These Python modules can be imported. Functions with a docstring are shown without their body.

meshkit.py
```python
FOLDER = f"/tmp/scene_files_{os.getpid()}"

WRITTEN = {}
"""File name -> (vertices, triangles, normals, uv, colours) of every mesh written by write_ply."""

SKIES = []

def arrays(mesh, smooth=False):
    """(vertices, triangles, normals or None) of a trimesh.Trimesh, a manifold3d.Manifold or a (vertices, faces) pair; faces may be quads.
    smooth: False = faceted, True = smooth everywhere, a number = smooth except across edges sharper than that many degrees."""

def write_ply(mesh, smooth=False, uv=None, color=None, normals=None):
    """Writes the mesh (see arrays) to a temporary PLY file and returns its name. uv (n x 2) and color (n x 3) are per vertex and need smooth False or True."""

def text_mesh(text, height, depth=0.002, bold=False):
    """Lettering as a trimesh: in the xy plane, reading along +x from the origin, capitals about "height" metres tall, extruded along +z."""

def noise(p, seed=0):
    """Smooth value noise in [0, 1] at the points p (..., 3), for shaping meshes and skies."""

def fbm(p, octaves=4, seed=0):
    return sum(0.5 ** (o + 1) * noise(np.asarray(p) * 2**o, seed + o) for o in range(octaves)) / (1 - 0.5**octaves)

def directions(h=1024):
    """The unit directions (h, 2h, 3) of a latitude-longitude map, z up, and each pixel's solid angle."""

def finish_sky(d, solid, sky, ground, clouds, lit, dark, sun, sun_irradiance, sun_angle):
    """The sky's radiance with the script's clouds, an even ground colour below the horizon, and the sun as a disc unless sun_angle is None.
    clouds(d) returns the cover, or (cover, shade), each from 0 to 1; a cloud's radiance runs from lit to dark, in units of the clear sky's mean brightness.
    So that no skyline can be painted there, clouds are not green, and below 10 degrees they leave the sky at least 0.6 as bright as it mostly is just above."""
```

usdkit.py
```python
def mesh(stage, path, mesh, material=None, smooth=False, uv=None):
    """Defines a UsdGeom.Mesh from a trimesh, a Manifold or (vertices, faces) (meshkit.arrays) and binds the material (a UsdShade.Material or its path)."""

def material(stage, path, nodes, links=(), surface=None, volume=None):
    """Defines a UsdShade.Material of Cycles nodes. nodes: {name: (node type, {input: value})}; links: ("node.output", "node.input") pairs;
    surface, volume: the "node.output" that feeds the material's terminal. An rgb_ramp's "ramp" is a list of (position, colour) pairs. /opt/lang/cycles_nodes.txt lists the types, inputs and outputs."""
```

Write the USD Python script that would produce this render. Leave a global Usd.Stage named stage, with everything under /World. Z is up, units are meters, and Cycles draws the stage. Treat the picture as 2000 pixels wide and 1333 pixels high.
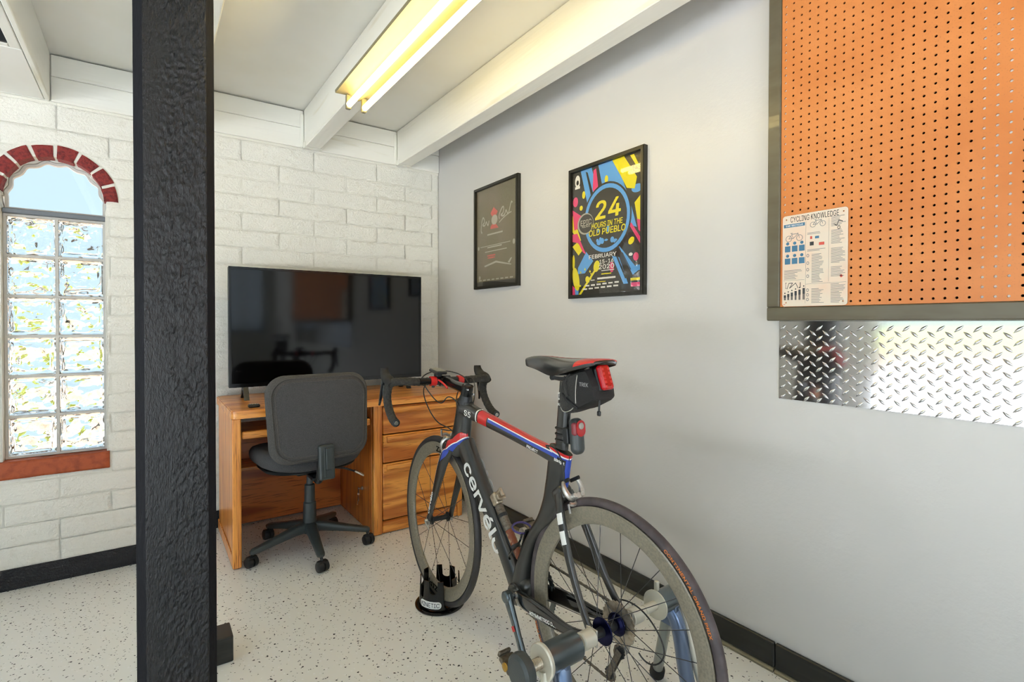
import math, random
import numpy as np, trimesh, manifold3d, shapely
from shapely import geometry as sg, affinity
import meshkit, usdkit
from pxr import Usd, UsdGeom, UsdLux, UsdShade, Gf, Sdf

rng = np.random.default_rng(7)
random.seed(7)
stage = Usd.Stage.CreateInMemory()
UsdGeom.SetStageUpAxis(stage, 'Z')
UsdGeom.SetStageMetersPerUnit(stage, 1.0)
UsdGeom.Xform.Define(stage, '/World')
UsdGeom.Scope.Define(stage, '/World/Looks')

# ---------------------------------------------------------------- camera, sky, sun, exposure
F_PX, YAW, PITCH, ROLL, CY = 1018.9, math.radians(35.07), math.radians(-.70), math.radians(.09), 645.7
CAM = np.array([0, 0, 1.15])
EXPOSURE = 1.02
SKY_STRENGTH, SUN_STRENGTH = .184, 8.2
cam = UsdGeom.Camera.Define(stage, '/World/camera')
cam.CreateHorizontalApertureAttr(36.0)
cam.CreateVerticalApertureAttr(36.0 * 1333 / 2000)
cam.CreateFocalLengthAttr(36.0 * F_PX / 2000)
cam.CreateVerticalApertureOffsetAttr((CY - 666.5) / 2000 * 36.0)
cam.CreateClippingRangeAttr((0.05, 500.0))
cam.CreateExposureAttr(EXPOSURE)
cy_, sy_ = math.cos(YAW), math.sin(YAW)
_r, _f, _u = np.array([cy_, -sy_, 0]), np.array([sy_, cy_, 0]), np.array([0, 0, 1.])
_f2, _u2 = math.cos(PITCH) * _f + math.sin(PITCH) * _u, -math.sin(PITCH) * _f + math.cos(PITCH) * _u
_r3, _u3 = math.cos(ROLL) * _r + math.sin(ROLL) * _u2, -math.sin(ROLL) * _r + math.cos(ROLL) * _u2
cam.AddTransformOp().Set(Gf.Matrix4d(*[float(x) for row in ((*_r3, 0), (*_u3, 0), (*(-_f2), 0), (*CAM, 1)) for x in row]))

sky = UsdLux.DomeLight.Define(stage, '/World/sky')
sky.CreateColorAttr(Gf.Vec3f(.62, .83, 1.0))
sky.CreateIntensityAttr(SKY_STRENGTH)
sun = UsdLux.DistantLight.Define(stage, '/World/sun')
sun.CreateColorAttr(Gf.Vec3f(.94, .97, 1.0))
sun.CreateIntensityAttr(SUN_STRENGTH)
sun.CreateAngleAttr(.6)
sun.CreateNormalizeAttr(True)
_z = np.array([.50, .06, .86]); _z /= np.linalg.norm(_z); _x = np.cross([0, 0, 1.], _z); _x /= np.linalg.norm(_x); _y = np.cross(_z, _x)
sun.AddTransformOp().Set(Gf.Matrix4d(*[float(v) for row in ((*_x, 0), (*_y, 0), (*_z, 0), (0, 0, 0, 1)) for v in row]))   # high, from beyond the right wall

# ---------------------------------------------------------------- helpers
def lin(c):
    c = np.asarray(c, float) / 255
    return tuple(np.where(c <= .04045, c / 12.92, ((c + .055) / 1.055) ** 2.4))

def mat(name, color, rough=.5, metal=0, noise=None, bump=None, emit=None, noise2=None, **kw):
    """noise: (scale xyz, second colour, lo, hi[, detail]); bump: (scale xyz, distance[, detail])"""
    n = {'g': ('geometry', {}), 'p': ('principled_bsdf', dict(base_color=lin(color), roughness=rough, metallic=metal, **kw))}
    l = []
    last = None
    for k, ns in (('a', noise), ('b', noise2)):
        if ns:
            sc, c2, lo, hi = ns[:4]
            n['m' + k] = ('mapping', dict(scale=tuple(np.broadcast_to(sc, 3).astype(float))))
            n['n' + k] = ('noise_texture', dict(scale=1.0, detail=float(ns[4] if len(ns) > 4 else 3)))
            n['r' + k] = ('map_range', dict(from_min=lo, from_max=hi, clamp=True))
            n['x' + k] = ('mix_color', dict(a=lin(color), b=lin(c2)))
            l += [('g.position', f'm{k}.vector'), (f'm{k}.vector', f'n{k}.vector'), (f'n{k}.fac', f'r{k}.value'), (f'r{k}.result', f'x{k}.fac')]
            if last: l += [(last, f'x{k}.a')]
            last = f'x{k}.result'
    if last: l += [(last, 'p.base_color')]
    if bump:
        n['mc'] = ('mapping', dict(scale=tuple(np.broadcast_to(bump[0], 3).astype(float))))
        n['nc'] = ('noise_texture', dict(scale=1.0, detail=float(bump[2] if len(bump) > 2 else 3)))
        n['bp'] = ('bump', dict(distance=float(bump[1]), strength=1.0))
        l += [('g.position', 'mc.vector'), ('mc.vector', 'nc.vector'), ('nc.fac', 'bp.height'), ('bp.normal', 'p.normal')]
    if emit:
        n['p'][1]['emission_color'] = lin(emit[0]); n['p'][1]['emission_strength'] = float(emit[1])
    return usdkit.material(stage, '/World/Looks/' + name, n, l, surface='p.BSDF')

ORIGIN = {}
def free(path):
    if not stage.GetPrimAtPath(path): return path
    k = 1
    while stage.GetPrimAtPath(f'{path}_{k:03d}'): k += 1
    return f'{path}_{k:03d}'

def tag(prim, label=None, cat=None, group=None, kind=None):
    for k, v in (('label', label), ('category', cat), ('group', group), ('kind', kind)):
        if v: prim.SetCustomDataByKey(k, v)
    return prim

def thing(name, label=None, cat=None, loc=(0, 0, 0), group=None, kind=None):
    p = free('/World/' + name)
    x = UsdGeom.Xform.Define(stage, p)
    x.AddTranslateOp().Set(Gf.Vec3d(*map(float, loc)))
    ORIGIN[p] = np.asarray(loc, float)
    return tag(x.GetPrim(), label, cat, group, kind)

def obj(name, mesh, m, parent=None, label=None, cat=None, group=None, kind=None, smooth=32):
    base = str(parent.GetPath()) if parent else '/World'
    p = free(base + '/' + name)
    root = '/'.join(p.split('/')[:3])
    o = ORIGIN.get(root, np.zeros(3))
    if isinstance(mesh, (list,)): mesh = cat_(mesh)
    if hasattr(mesh, 'to_mesh'):
        q = mesh.to_mesh(); mesh = trimesh.Trimesh(q.vert_properties[:, :3], q.tri_verts, process=False)
    mesh = trimesh.Trimesh(np.asarray(mesh.vertices) - o, mesh.faces, process=False)
    return tag(usdkit.mesh(stage, p, mesh, m, smooth=smooth).GetPrim(), label, cat, group, kind)

cat_ = lambda L: trimesh.util.concatenate([trimesh.Trimesh(x.vertices, x.faces, process=False) for x in L])

def box(x0, x1, y0, y1, z0, z1, c=.002):
    """a box with chamfered edges"""
    lo, hi = np.array([x0, y0, z0], float), np.array([x1, y1, z1], float)
    c = min(c, *(.45 * (hi - lo)))
    P = []
    for s in np.ndindex(2, 2, 2):
        for a in range(3):
            q = np.where(np.array(s) == 1, hi - c, lo + c)
            q[a] = hi[a] if s[a] else lo[a]
            P.append(q)
    return trimesh.convex.convex_hull(np.array(P))

def frame_of(d):
    d = np.asarray(d, float) / np.linalg.norm(d)
    a = np.cross(d, [0, 0, 1.] if abs(d[2]) < .9 else [1., 0, 0]); a /= np.linalg.norm(a)
    return d, a, np.cross(d, a)

def rings(R, cap=True, close=False):
    """skin over rings (k, n, 3)"""
    R = np.asarray(R, float); k, n = R.shape[:2]
    V = R.reshape(-1, 3); Fc = []
    for i in range(k if close else k - 1):
        a, b = i * n, ((i + 1) % k) * n
        j = np.arange(n); j1 = (j + 1) % n
        Fc += [np.stack([a + j, a + j1, b + j1], 1), np.stack([a + j, b + j1, b + j], 1)]
    V = list(V)
    if cap and not close:
        for i, flip in ((0, True), (k - 1, False)):
            V.append(R[i].mean(0)); c = len(V) - 1
            j = np.arange(n); j1 = (j + 1) % n
            Fc.append(np.stack([np.full(n, c), i * n + (j1 if flip else j), i * n + (j if flip else j1)], 1))
    m = trimesh.Trimesh(np.array(V), np.vstack(Fc), process=False)
    if m.volume < 0: m.invert()
    return m

def tube(pts, r, n=10, cap=True, closed=False):
    P = np.asarray(pts, float); r = np.broadcast_to(r, len(P))
    T = np.gradient(P, axis=0) if not closed else np.roll(P, -1, 0) - np.roll(P, 1, 0)
    T /= np.linalg.norm(T, axis=1, keepdims=True) + 1e-12
    _, a, b = frame_of(T[0]); R = []
    ang = np.arange(n) * 2 * np.pi / n
    for p, t, q in zip(P, T, r):
        a = a - t * (a @ t); a /= np.linalg.norm(a); b = np.cross(t, a)
        R.append(p + q * (np.cos(ang)[:, None] * a + np.sin(ang)[:, None] * b))
    return rings(R, cap, closed)

def cyl(p0, p1, r0, r1=None, n=20, c=0):
    p0, p1 = np.asarray(p0, float), np.asarray(p1, float); r1 = r0 if r1 is None else r1
    if c:
        d = (p1 - p0) / np.linalg.norm(p1 - p0)
        return tube([p0, p0 + d * 1e-5, p0 + d * c, p1 - d * c, p1 - d * 1e-5, p1], [r0 - c, r0 - c, r0, r1, r1 - c, r1 - c], n) if False else turned([(0, r0 - c), (c, r0), (np.linalg.norm(p1 - p0) - c, r1), (np.linalg.norm(p1 - p0), r1 - c)], p0, d, n)
    return turned([(0, r0), (np.linalg.norm(p1 - p0), r1)], p0, p1 - p0, n)

def turned(prof, p, d, n=24, cap=True):
    """profile [(along, radius)] turned about the axis through p along d"""
    d, a, b = frame_of(d); p = np.asarray(p, float); ang = np.arange(n) * 2 * np.pi / n
    return rings([p + t * d + r * (np.cos(ang)[:, None] * a + np.sin(ang)[:, None] * b) for t, r in prof], cap)

def spline(P, n=40):
    from scipy.interpolate import CubicSpline
    P = np.asarray(P, float); t = np.r_[0, np.cumsum(np.linalg.norm(np.diff(P[:, :3], axis=0), axis=1))]
    return CubicSpline(t, P)(np.linspace(0, t[-1], n))

def prism(poly, o, ex, ey, ez, depth):
    """shapely polygon in the plane (o; ex, ey) given thickness along ez"""
    L = []
    for g in getattr(poly, 'geoms', [poly]):
        if g.is_empty or g.area < 1e-9: continue
        L.append(trimesh.creation.extrude_polygon(g, depth, engine='earcut'))
    m = cat_(L); v = m.vertices
    w = np.asarray(o, float) + v[:, :1] * np.asarray(ex, float) + v[:, 1:2] * np.asarray(ey, float) + v[:, 2:] * np.asarray(ez, float)
    m = trimesh.Trimesh(w, m.faces, process=False)
    if m.volume < 0: m.invert()
    return m

def text(t, h, o, ex, ey, ez, depth=.0006, width=None, bold=True, center=True, slant=0):
    m = meshkit.text_mesh(t, h, depth, bold=bold); v = m.vertices.copy()
    w = v[:, 0].max() - v[:, 0].min(); v[:, 0] -= v[:, 0].min()
    if width: v[:, 0] *= width / w; w = width
    if center: v[:, 0] -= w / 2; v[:, 1] -= h / 2
    v[:, 0] += slant * v[:, 1]
    p = np.asarray(o, float) + v[:, :1] * np.asarray(ex, float) + v[:, 1:2] * np.asarray(ey, float) + v[:, 2:] * np.asarray(ez, float)
    m = trimesh.Trimesh(p, m.faces, process=False)
    if m.volume < 0: m.invert()
    return m

def rrect(w, h, r, n=6):
    return sg.box(-w / 2 + r, -h / 2 + r, w / 2 - r, h / 2 - r).buffer(r, quad_segs=n)

def rbox(size, r, c, ex=(1, 0, 0), ey=(0, 1, 0), ez=(0, 0, 1), seg=16):
    """rounded box of size (a, b, c) centred at c with its own axes"""
    s = np.asarray(size, float) / 2; r = min(r, s.min() * .98)
    m = manifold3d.Manifold.batch_hull([manifold3d.Manifold.sphere(r, seg).translate(tuple((np.array(k) * 2 - 1) * (s - r))) for k in np.ndindex(2, 2, 2)])
    q = m.to_mesh(); v = q.vert_properties[:, :3]
    w = np.asarray(c, float) + v[:, :1] * np.asarray(ex, float) + v[:, 1:2] * np.asarray(ey, float) + v[:, 2:] * np.asarray(ez, float)
    m = trimesh.Trimesh(w, q.tri_verts, process=False)
    if m.volume < 0: m.invert()
    return m

def move(m, M):
    if hasattr(m, 'to_mesh'):
        q = m.to_mesh(); m = trimesh.Trimesh(q.vert_properties[:, :3], q.tri_verts, process=False)
    m = m.copy(); m.apply_transform(M); return m

# ---------------------------------------------------------------- materials
M = {}
M['plaster'] = mat('plaster', (208, 206, 203), .38, bump=(90, .0006, 4))
M['ceiling'] = mat('ceiling_paint', (240, 238, 230), .55, noise=((3, 3, 3), (236, 233, 222), .45, .75), bump=((14, 3, 14), .001))
M['beam'] = mat('beam_paint', (236, 234, 224), .5, noise=((14, 1.2, 14), (212, 204, 176), .64, .8, 4), bump=((30, 3, 40), .002, 4))
M['header'] = mat('header_paint', (236, 234, 224), .5, noise=((1.4, 14, 16), (208, 200, 172), .64, .8, 4), bump=((3, 30, 40), .002, 4))
M['block'] = mat('block_paint', (235, 232, 222), .6, noise=(26, (224, 219, 206), .58, .8, 5), bump=(95, .0055, 5))
M['mortar'] = mat('mortar_paint', (231, 228, 217), .65, bump=(80, .003, 4))
M['blackblock'] = mat('black_block_paint', (20, 20, 26), .3, noise=(30, (225, 225, 230), .735, .76, 4), bump=(110, .010, 5))
M['blackpaint'] = mat('black_board_paint', (25, 27, 27), .3, noise=((5, 5, 40), (42, 44, 42), .45, .7), bump=((8, 8, 60), .0006))
M['floor_reflection'] = mat('floor_reflection_tone', (120, 116, 98), .3)  # lighter tone stands for the floor mirrored in the glossy baseboard
M['red_brick'] = mat('red_brick', (140, 48, 44), .8, noise=(70, (92, 28, 32), .45, .7, 5), bump=(120, .004, 4))
M['sill'] = mat('red_sill', (176, 84, 42), .6, noise=(30, (140, 60, 30), .45, .75, 4), bump=(60, .003, 4))
M['steel_grey'] = mat('window_bar_grey', (112, 116, 122), .4, 0)
M['window_mortar'] = mat('window_mortar', (200, 196, 188), .6, bump=(60, .002))
M['oak_x'] = mat('oak_along_width', (246, 168, 78), .32, noise=((2.2, 40, 40), (196, 108, 40), .42, .62, 5), noise2=((9, 260, 260), (150, 74, 22), .60, .72, 2), coat_weight=.25, coat_roughness=.2)
M['oak_z'] = mat('oak_upright', (246, 166, 76), .32, noise=((40, 40, 2.2), (198, 110, 42), .42, .62, 5), noise2=((260, 260, 9), (150, 74, 22), .60, .72, 2), coat_weight=.25, coat_roughness=.2)
M['oak_y'] = mat('oak_along_depth', (244, 164, 76), .32, noise=((40, 2.2, 40), (196, 108, 40), .42, .62, 5), noise2=((260, 9, 260), (150, 74, 22), .60, .72, 2), coat_weight=.25, coat_roughness=.2)
def oak_figured(name, ring, ca=(246, 168, 78), cb=(196, 110, 42)):
    """oak with cathedral figure"""
    return usdkit.material(stage, '/World/Looks/' + name, {
        'g': ('geometry', {}), 'm': ('mapping', dict(scale=ring)), 'w': ('noise_texture', dict(scale=1.0, detail=1.0, distortion=.4)),
        'k': ('math', dict(math_type='multiply', value2=13.0)), 's': ('math', dict(math_type='sine')),
        'r': ('map_range', dict(from_min=.2, from_max=1.0, clamp=True)), 'x': ('mix_color', dict(a=lin(ca), b=lin(cb))),
        'm2': ('mapping', dict(scale=(9, 200, 200))), 'n2': ('noise_texture', dict(scale=1.0, detail=2.0)), 'r2': ('map_range', dict(from_min=.58, from_max=.72, clamp=True)),
        'x2': ('mix_color', dict(b=lin((146, 74, 24)))), 'p': ('principled_bsdf', dict(roughness=.32, coat_weight=.25, coat_roughness=.2))},
        [('g.position', 'm.vector'), ('m.vector', 'w.vector'), ('w.fac', 'k.value1'), ('k.value', 's.value1'), ('s.value', 'r.value'), ('r.result', 'x.fac'),
         ('g.position', 'm2.vector'), ('m2.vector', 'n2.vector'), ('n2.fac', 'r2.value'), ('r2.result', 'x2.fac'), ('x.result', 'x2.a'), ('x2.result', 'p.base_color')], surface='p.BSDF')
M['oak_fig'] = oak_figured('oak_cathedral', (1.6, 3, 11))
M['oak_fig2'] = oak_figured('oak_cathedral_wide', (1.3, 3, 9))
M['oak_red_shade'] = oak_figured('oak_red_veneer_painted_shade', (1.1, 3, 6), (222, 128, 60), (160, 78, 30))  # redder veneer, with the shade under the desk painted into it
M['oak_side_shade'] = mat('oak_pedestal_painted_shade', (224, 134, 54), .34, noise=((40, 40, 2.2), (190, 100, 36), .42, .62, 5))  # same oak, darkened in colour for the shade on this flank
M['black_plastic'] = mat('black_plastic', (26, 28, 30), .42)
M['grey_plastic'] = mat('charcoal_plastic', (58, 64, 64), .36, bump=(300, .0003))
M['gloss_black'] = mat('gloss_black', (10, 10, 11), .14)
M['screen'] = mat('tv_screen', (4, 4, 5), .07, specular_ior_level=.5)
M['fabric'] = mat('charcoal_fabric', (86, 86, 87), .95, noise=(500, (58, 58, 60), .4, .6, 2), bump=(700, .0012, 2))
M['fabric_edge'] = mat('charcoal_fabric_side', (76, 74, 72), .95, noise=(260, (92, 89, 86), .4, .7, 3), bump=(500, .001, 2))
M['carbon'] = mat('satin_carbon', (42, 42, 40), .24, noise=(9, (50, 50, 48), .4, .7), coat_weight=.5, coat_roughness=.12)
M['carbon_gloss'] = mat('gloss_carbon', (14, 14, 16), .12, coat_weight=.6, coat_roughness=.05)
M['rim'] = mat('rim_carbon_wall_sheen', (136, 128, 110), .24, noise=(160, (120, 113, 98), .4, .65, 4), coat_weight=.3, coat_roughness=.2)  # carbon lightened by the wall reflection painted in, plus real dust
M['tire'] = mat('tyre_rubber', (46, 44, 44), .5, noise=(14, (58, 54, 54), .45, .7, 4))
M['tire_rear'] = mat('dusty_tyre_rubber', (66, 58, 60), .5, noise=(14, (96, 86, 86), .45, .7, 4))
M['tape'] = mat('bar_tape', (44, 43, 40), .8, noise=(120, (66, 64, 58), .45, .7, 3), bump=(300, .001))
M['alloy'] = mat('brushed_alloy', (204, 202, 196), .3, .85, noise=(40, (176, 170, 160), .45, .7, 4))
M['silver'] = mat('polished_silver', (205, 205, 205), .2, 1.0)
M['white_metal'] = mat('white_plated_metal', (216, 212, 196), .32, .35)
M['darksteel'] = mat('grey_painted_steel', (96, 106, 110), .26, .75, coat_weight=.4)
M['bluesteel'] = mat('silver_blue_steel', (120, 138, 168), .24, .75, coat_weight=.4)
M['greysteel'] = mat('grey_green_steel', (150, 158, 156), .3, .6, coat_weight=.3)
M['blue_anod'] = mat('blue_anodised', (14, 17, 56), .22, .8)
M['chainsteel'] = mat('chain_steel', (124, 116, 104), .36, .8, noise=(160, (100, 92, 82), .45, .65))
M['cassette'] = mat('cassette_steel', (192, 180, 162), .32, .8, noise=(70, (158, 146, 128), .45, .65))
M['spoke'] = mat('spoke_steel', (70, 70, 72), .3, .6)
M['red'] = mat('red_paint', (206, 36, 34), .28, coat_weight=.4)
M['blue'] = mat('blue_paint', (44, 74, 176), .28, coat_weight=.4)
M['white'] = mat('white_print', (232, 232, 228), .4)
M['red_lens'] = mat('red_lens', (200, 14, 24), .12, transmission_weight=.25, coat_weight=.5)
M['rubber'] = mat('dark_rubber', (34, 33, 32), .7)
M['brown_can'] = mat('brown_cartridge', (122, 62, 34), .45, noise=(60, (168, 150, 120), .55, .7, 4))
M['nylon'] = mat('black_nylon', (40, 39, 37), .8, noise=(420, (58, 56, 52), .45, .6, 2), bump=(600, .001, 2))
M['nylon_dark'] = mat('dark_nylon', (26, 25, 25), .7, bump=(500, .001, 2))
M['grey_cord'] = mat('reflective_piping', (170, 166, 156), .5)
M['orange_print'] = mat('orange_print', (214, 120, 44), .6)
M['gold'] = mat('brass', (190, 150, 70), .3, .8)
M['purple'] = mat('purple_anodised', (84, 76, 136), .3, .6)
M['hardboard'] = mat('hardboard', (216, 136, 74), .42, noise=((4, 4, 4), (204, 120, 58), .4, .7, 4), noise2=(240, (196, 122, 68), .58, .75, 2))
M['hole_shade'] = mat('hole_shade_tone', (44, 28, 18), .9)  # shade seen through the peg holes, as a colour
M['peg_frame'] = mat('olive_frame', (100, 94, 76), .4, noise=((8, 8, 30), (92, 84, 66), .4, .7, 3), coat_weight=.2)
M['peg_strip'] = mat('white_furring', (238, 236, 230), .6)
M['alu'] = mat('polished_tread_alu', (225, 225, 228), .09, 1.0)
M['frame_black'] = mat('poster_frame_black', (34, 32, 26), .3)
M['tin'] = mat('cream_tin', (226, 212, 194), .4, noise=(9, (232, 200, 176), .45, .75, 3))
M['p_hazed_black'] = mat('poster_black_hazed', (50, 45, 38), .5)  # black lifted by the haze of reflections on the glazing
M['p_haze_brown'] = mat('poster_black_glass_haze', (110, 100, 70), .5, noise=(6, (122, 106, 84), .4, .7))  # black print browned by the cream room reflected in its glass
M['p_yellow'] = mat('poster_yellow', (232, 214, 10), .5)
M['p_blue'] = mat('poster_blue', (92, 160, 222), .5)
M['p_pink'] = mat('poster_pink', (226, 60, 112), .5)
M['p_red'] = mat('poster_red', (206, 84, 70), .5)
M['p_white'] = mat('poster_white', (228, 222, 214), .5)
M['p_grey'] = mat('poster_grey', (176, 168, 152), .5)
M['ink'] = mat('dark_ink', (52, 54, 58), .5)
M['ink_soft'] = mat('grey_ink', (140, 138, 136), .5)
M['ink_blue'] = mat('slate_blue_ink', (66, 116, 148), .5)
M['light_body'] = mat('darkened_enamel', (132, 123, 94), .35)  # enamel colour darkened to hold back the glare of the tubes
M['tube'] = mat('fluorescent_tube', (255, 255, 250), .3, emit=((255, 228, 150), 10.5))
M['glassblock'] = usdkit.material(stage, '/World/Looks/clear_block_glass', {'p': ('principled_bsdf', dict(base_color=(.97, .985, .98), roughness=0.0, transmission_weight=1.0, ior=1.45))}, surface='p.BSDF')
M['pane'] = usdkit.material(stage, '/World/Looks/clear_pane', {'f': ('layer_weight', dict(blend=.5)), 'e': ('math', dict(math_type='power', value2=4.0)), 'k': ('math', dict(math_type='multiply_add', value2=.7, value3=.022)),
    't': ('transparent_bsdf', dict(color=(.985, .99, .99))), 'g': ('glossy_bsdf', dict(color=(1, 1, 1), roughness=.02)), 'm': ('mix_closure', {})},
    [('f.facing', 'e.value1'), ('e.value', 'k.value1'), ('k.value', 'm.fac'), ('t.BSDF', 'm.closure1'), ('g.BSDF', 'm.closure2')], surface='m.closure')
M['concrete'] = mat('driveway_concrete', (204, 206, 208), .8, noise=(3, (190, 192, 194), .4, .7, 4))
M['sand'] = mat('desert_sand', (92, 74, 54), .9, noise=(4, (58, 46, 34), .4, .65, 5))
M['lawn'] = mat('lawn_green', (98, 108, 40), .9, noise=(6, (122, 124, 56), .4, .65, 4))
M['leaf'] = usdkit.material(stage, '/World/Looks/olive_leaf', {'d': ('diffuse_bsdf', dict(color=lin((118, 122, 54)))), 't': ('translucent_bsdf', dict(color=lin((130, 134, 50)))), 'm': ('mix_closure', dict(fac=.35))},
    [('d.BSDF', 'm.closure1'), ('t.BSDF', 'm.closure2')], surface='m.closure')
M['bark'] = mat('shrub_bark', (92, 74, 56), .9)
M['trim_grey'] = mat('rear_wall_paint', (200, 198, 190), .6)
M['blind'] = mat('blind_slat', (222, 228, 234), .5)
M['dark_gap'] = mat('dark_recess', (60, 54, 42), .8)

def floor_material():
    N = {'g': ('geometry', {}), 'p': ('principled_bsdf', dict(roughness=.3, coat_weight=.15, coat_roughness=.15)),
         'wm': ('mapping', dict(scale=(160, 160, 160))), 'wn': ('noise_texture', dict(scale=1.0, detail=2.0)), 'ws': ('vector_math', dict(math_type='scale', scale=.011)), 'wa': ('vector_math', dict(math_type='add')),
         'tn': ('noise_texture', dict(scale=1.3, detail=3.0)), 'c0': ('mix_color', dict(a=lin((238, 238, 234)), b=lin((243, 243, 239))))}
    L = [('g.position', 'wm.vector'), ('wm.vector', 'wn.vector'), ('wn.color', 'ws.vector1'), ('g.position', 'wa.vector1'), ('ws.vector', 'wa.vector2'), ('g.position', 'tn.vector'), ('tn.fac', 'c0.fac')]
    last = 'c0.result'
    for i, (sc, r, gate, col) in enumerate(((26, .075, .45, (70, 72, 76)), (47, .095, .28, (110, 112, 116)), (34, .10, .5, (248, 248, 248)), (70, .10, .22, (60, 62, 66)), (18, .062, .4, (40, 42, 48)))):
        N[f'm{i}'] = ('mapping', dict(scale=(sc, sc, sc), location=(i * 3.7, i * 1.3, .5)))
        N[f'v{i}'] = ('voronoi_texture', dict(dimensions='2D', feature='f1', scale=1.0, randomness=1.0))
        N[f's{i}'] = ('math', dict(math_type='less_than', value2=r)); N[f'x{i}'] = ('separate_color', {}); N[f'h{i}'] = ('math', dict(math_type='less_than', value2=gate)); N[f'a{i}'] = ('math', dict(math_type='multiply'))
        N[f'c{i}x'] = ('mix_color', dict(b=lin(col)))
        L += [('wa.vector', f'm{i}.vector'), (f'm{i}.vector', f'v{i}.vector'), (f'v{i}.distance', f's{i}.value1'), (f'v{i}.color', f'x{i}.color'), (f'x{i}.r', f'h{i}.value1'), (f's{i}.value', f'a{i}.value1'), (f'h{i}.value', f'a{i}.value2'), (f'a{i}.value', f'c{i}x.fac'), (last, f'c{i}x.a')]
        last = f'c{i}x.result'
    return usdkit.material(stage, '/World/Looks/flecked_epoxy', N, L + [(last, 'p.base_color')], surface='p.BSDF')
M['epoxy'] = floor_material()
M['post'] = usdkit.material(stage, '/World/Looks/black_rough_timber', {
    'g': ('geometry', {}), 'm': ('mapping', dict(scale=(260, 260, 90))), 'n': ('noise_texture', dict(scale=1.0, detail=4.0, roughness=.6)), 'b': ('bump', dict(distance=.004, strength=.9)),
    'p': ('principled_bsdf', dict(base_color=lin((13, 13, 16)), roughness=.24, specular_ior_level=.5))},
    [('g.position', 'm.vector'), ('m.vector', 'n.vector'), ('n.fac', 'b.height'), ('b.normal', 'p.normal')], surface='p.BSDF')
M['post_edge'] = mat('black_planed_timber', (20, 20, 24), .7, bump=((400, 400, 60), .0012, 3), specular_ior_level=.2)

# ---------------------------------------------------------------- room shell
YB, XR, ZC, HB = 3.335, 1.705, 2.445, 2.215        # back wall face, right wall face, ceiling, underside of the beams
XL, YN, ZL = -2.6, -3.0, -.105                     # left wall, rear wall, lower floor on the left
STEP = .05
S = 'structure'
obj('floor', box(STEP, 1.85, YN - .1, YB + .16, -.105, 0, .004), M['epoxy'], kind=S, label='light grey flecked epoxy floor under the desk and the bicycle', cat='floor')
obj('floor', box(XL - .15, STEP - .001, YN - .1, YB + .16, -.22, ZL, .001), M['epoxy'], kind=S, label='lower flecked epoxy floor on the window side of the black post', cat='floor')
obj('ceiling', box(XL - .15, 1.85, YN - .1, YB + .16, ZC, ZC + .03, .001), M['ceiling'], kind=S, label='cream painted ceiling between the beams', cat='ceiling')
obj('wall_right', box(XR, XR + .12, YN - .1, YB + .16, 0, ZC - .002, .001), M['plaster'], kind=S, label='smooth white plastered wall behind the bicycle', cat='wall')

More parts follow.
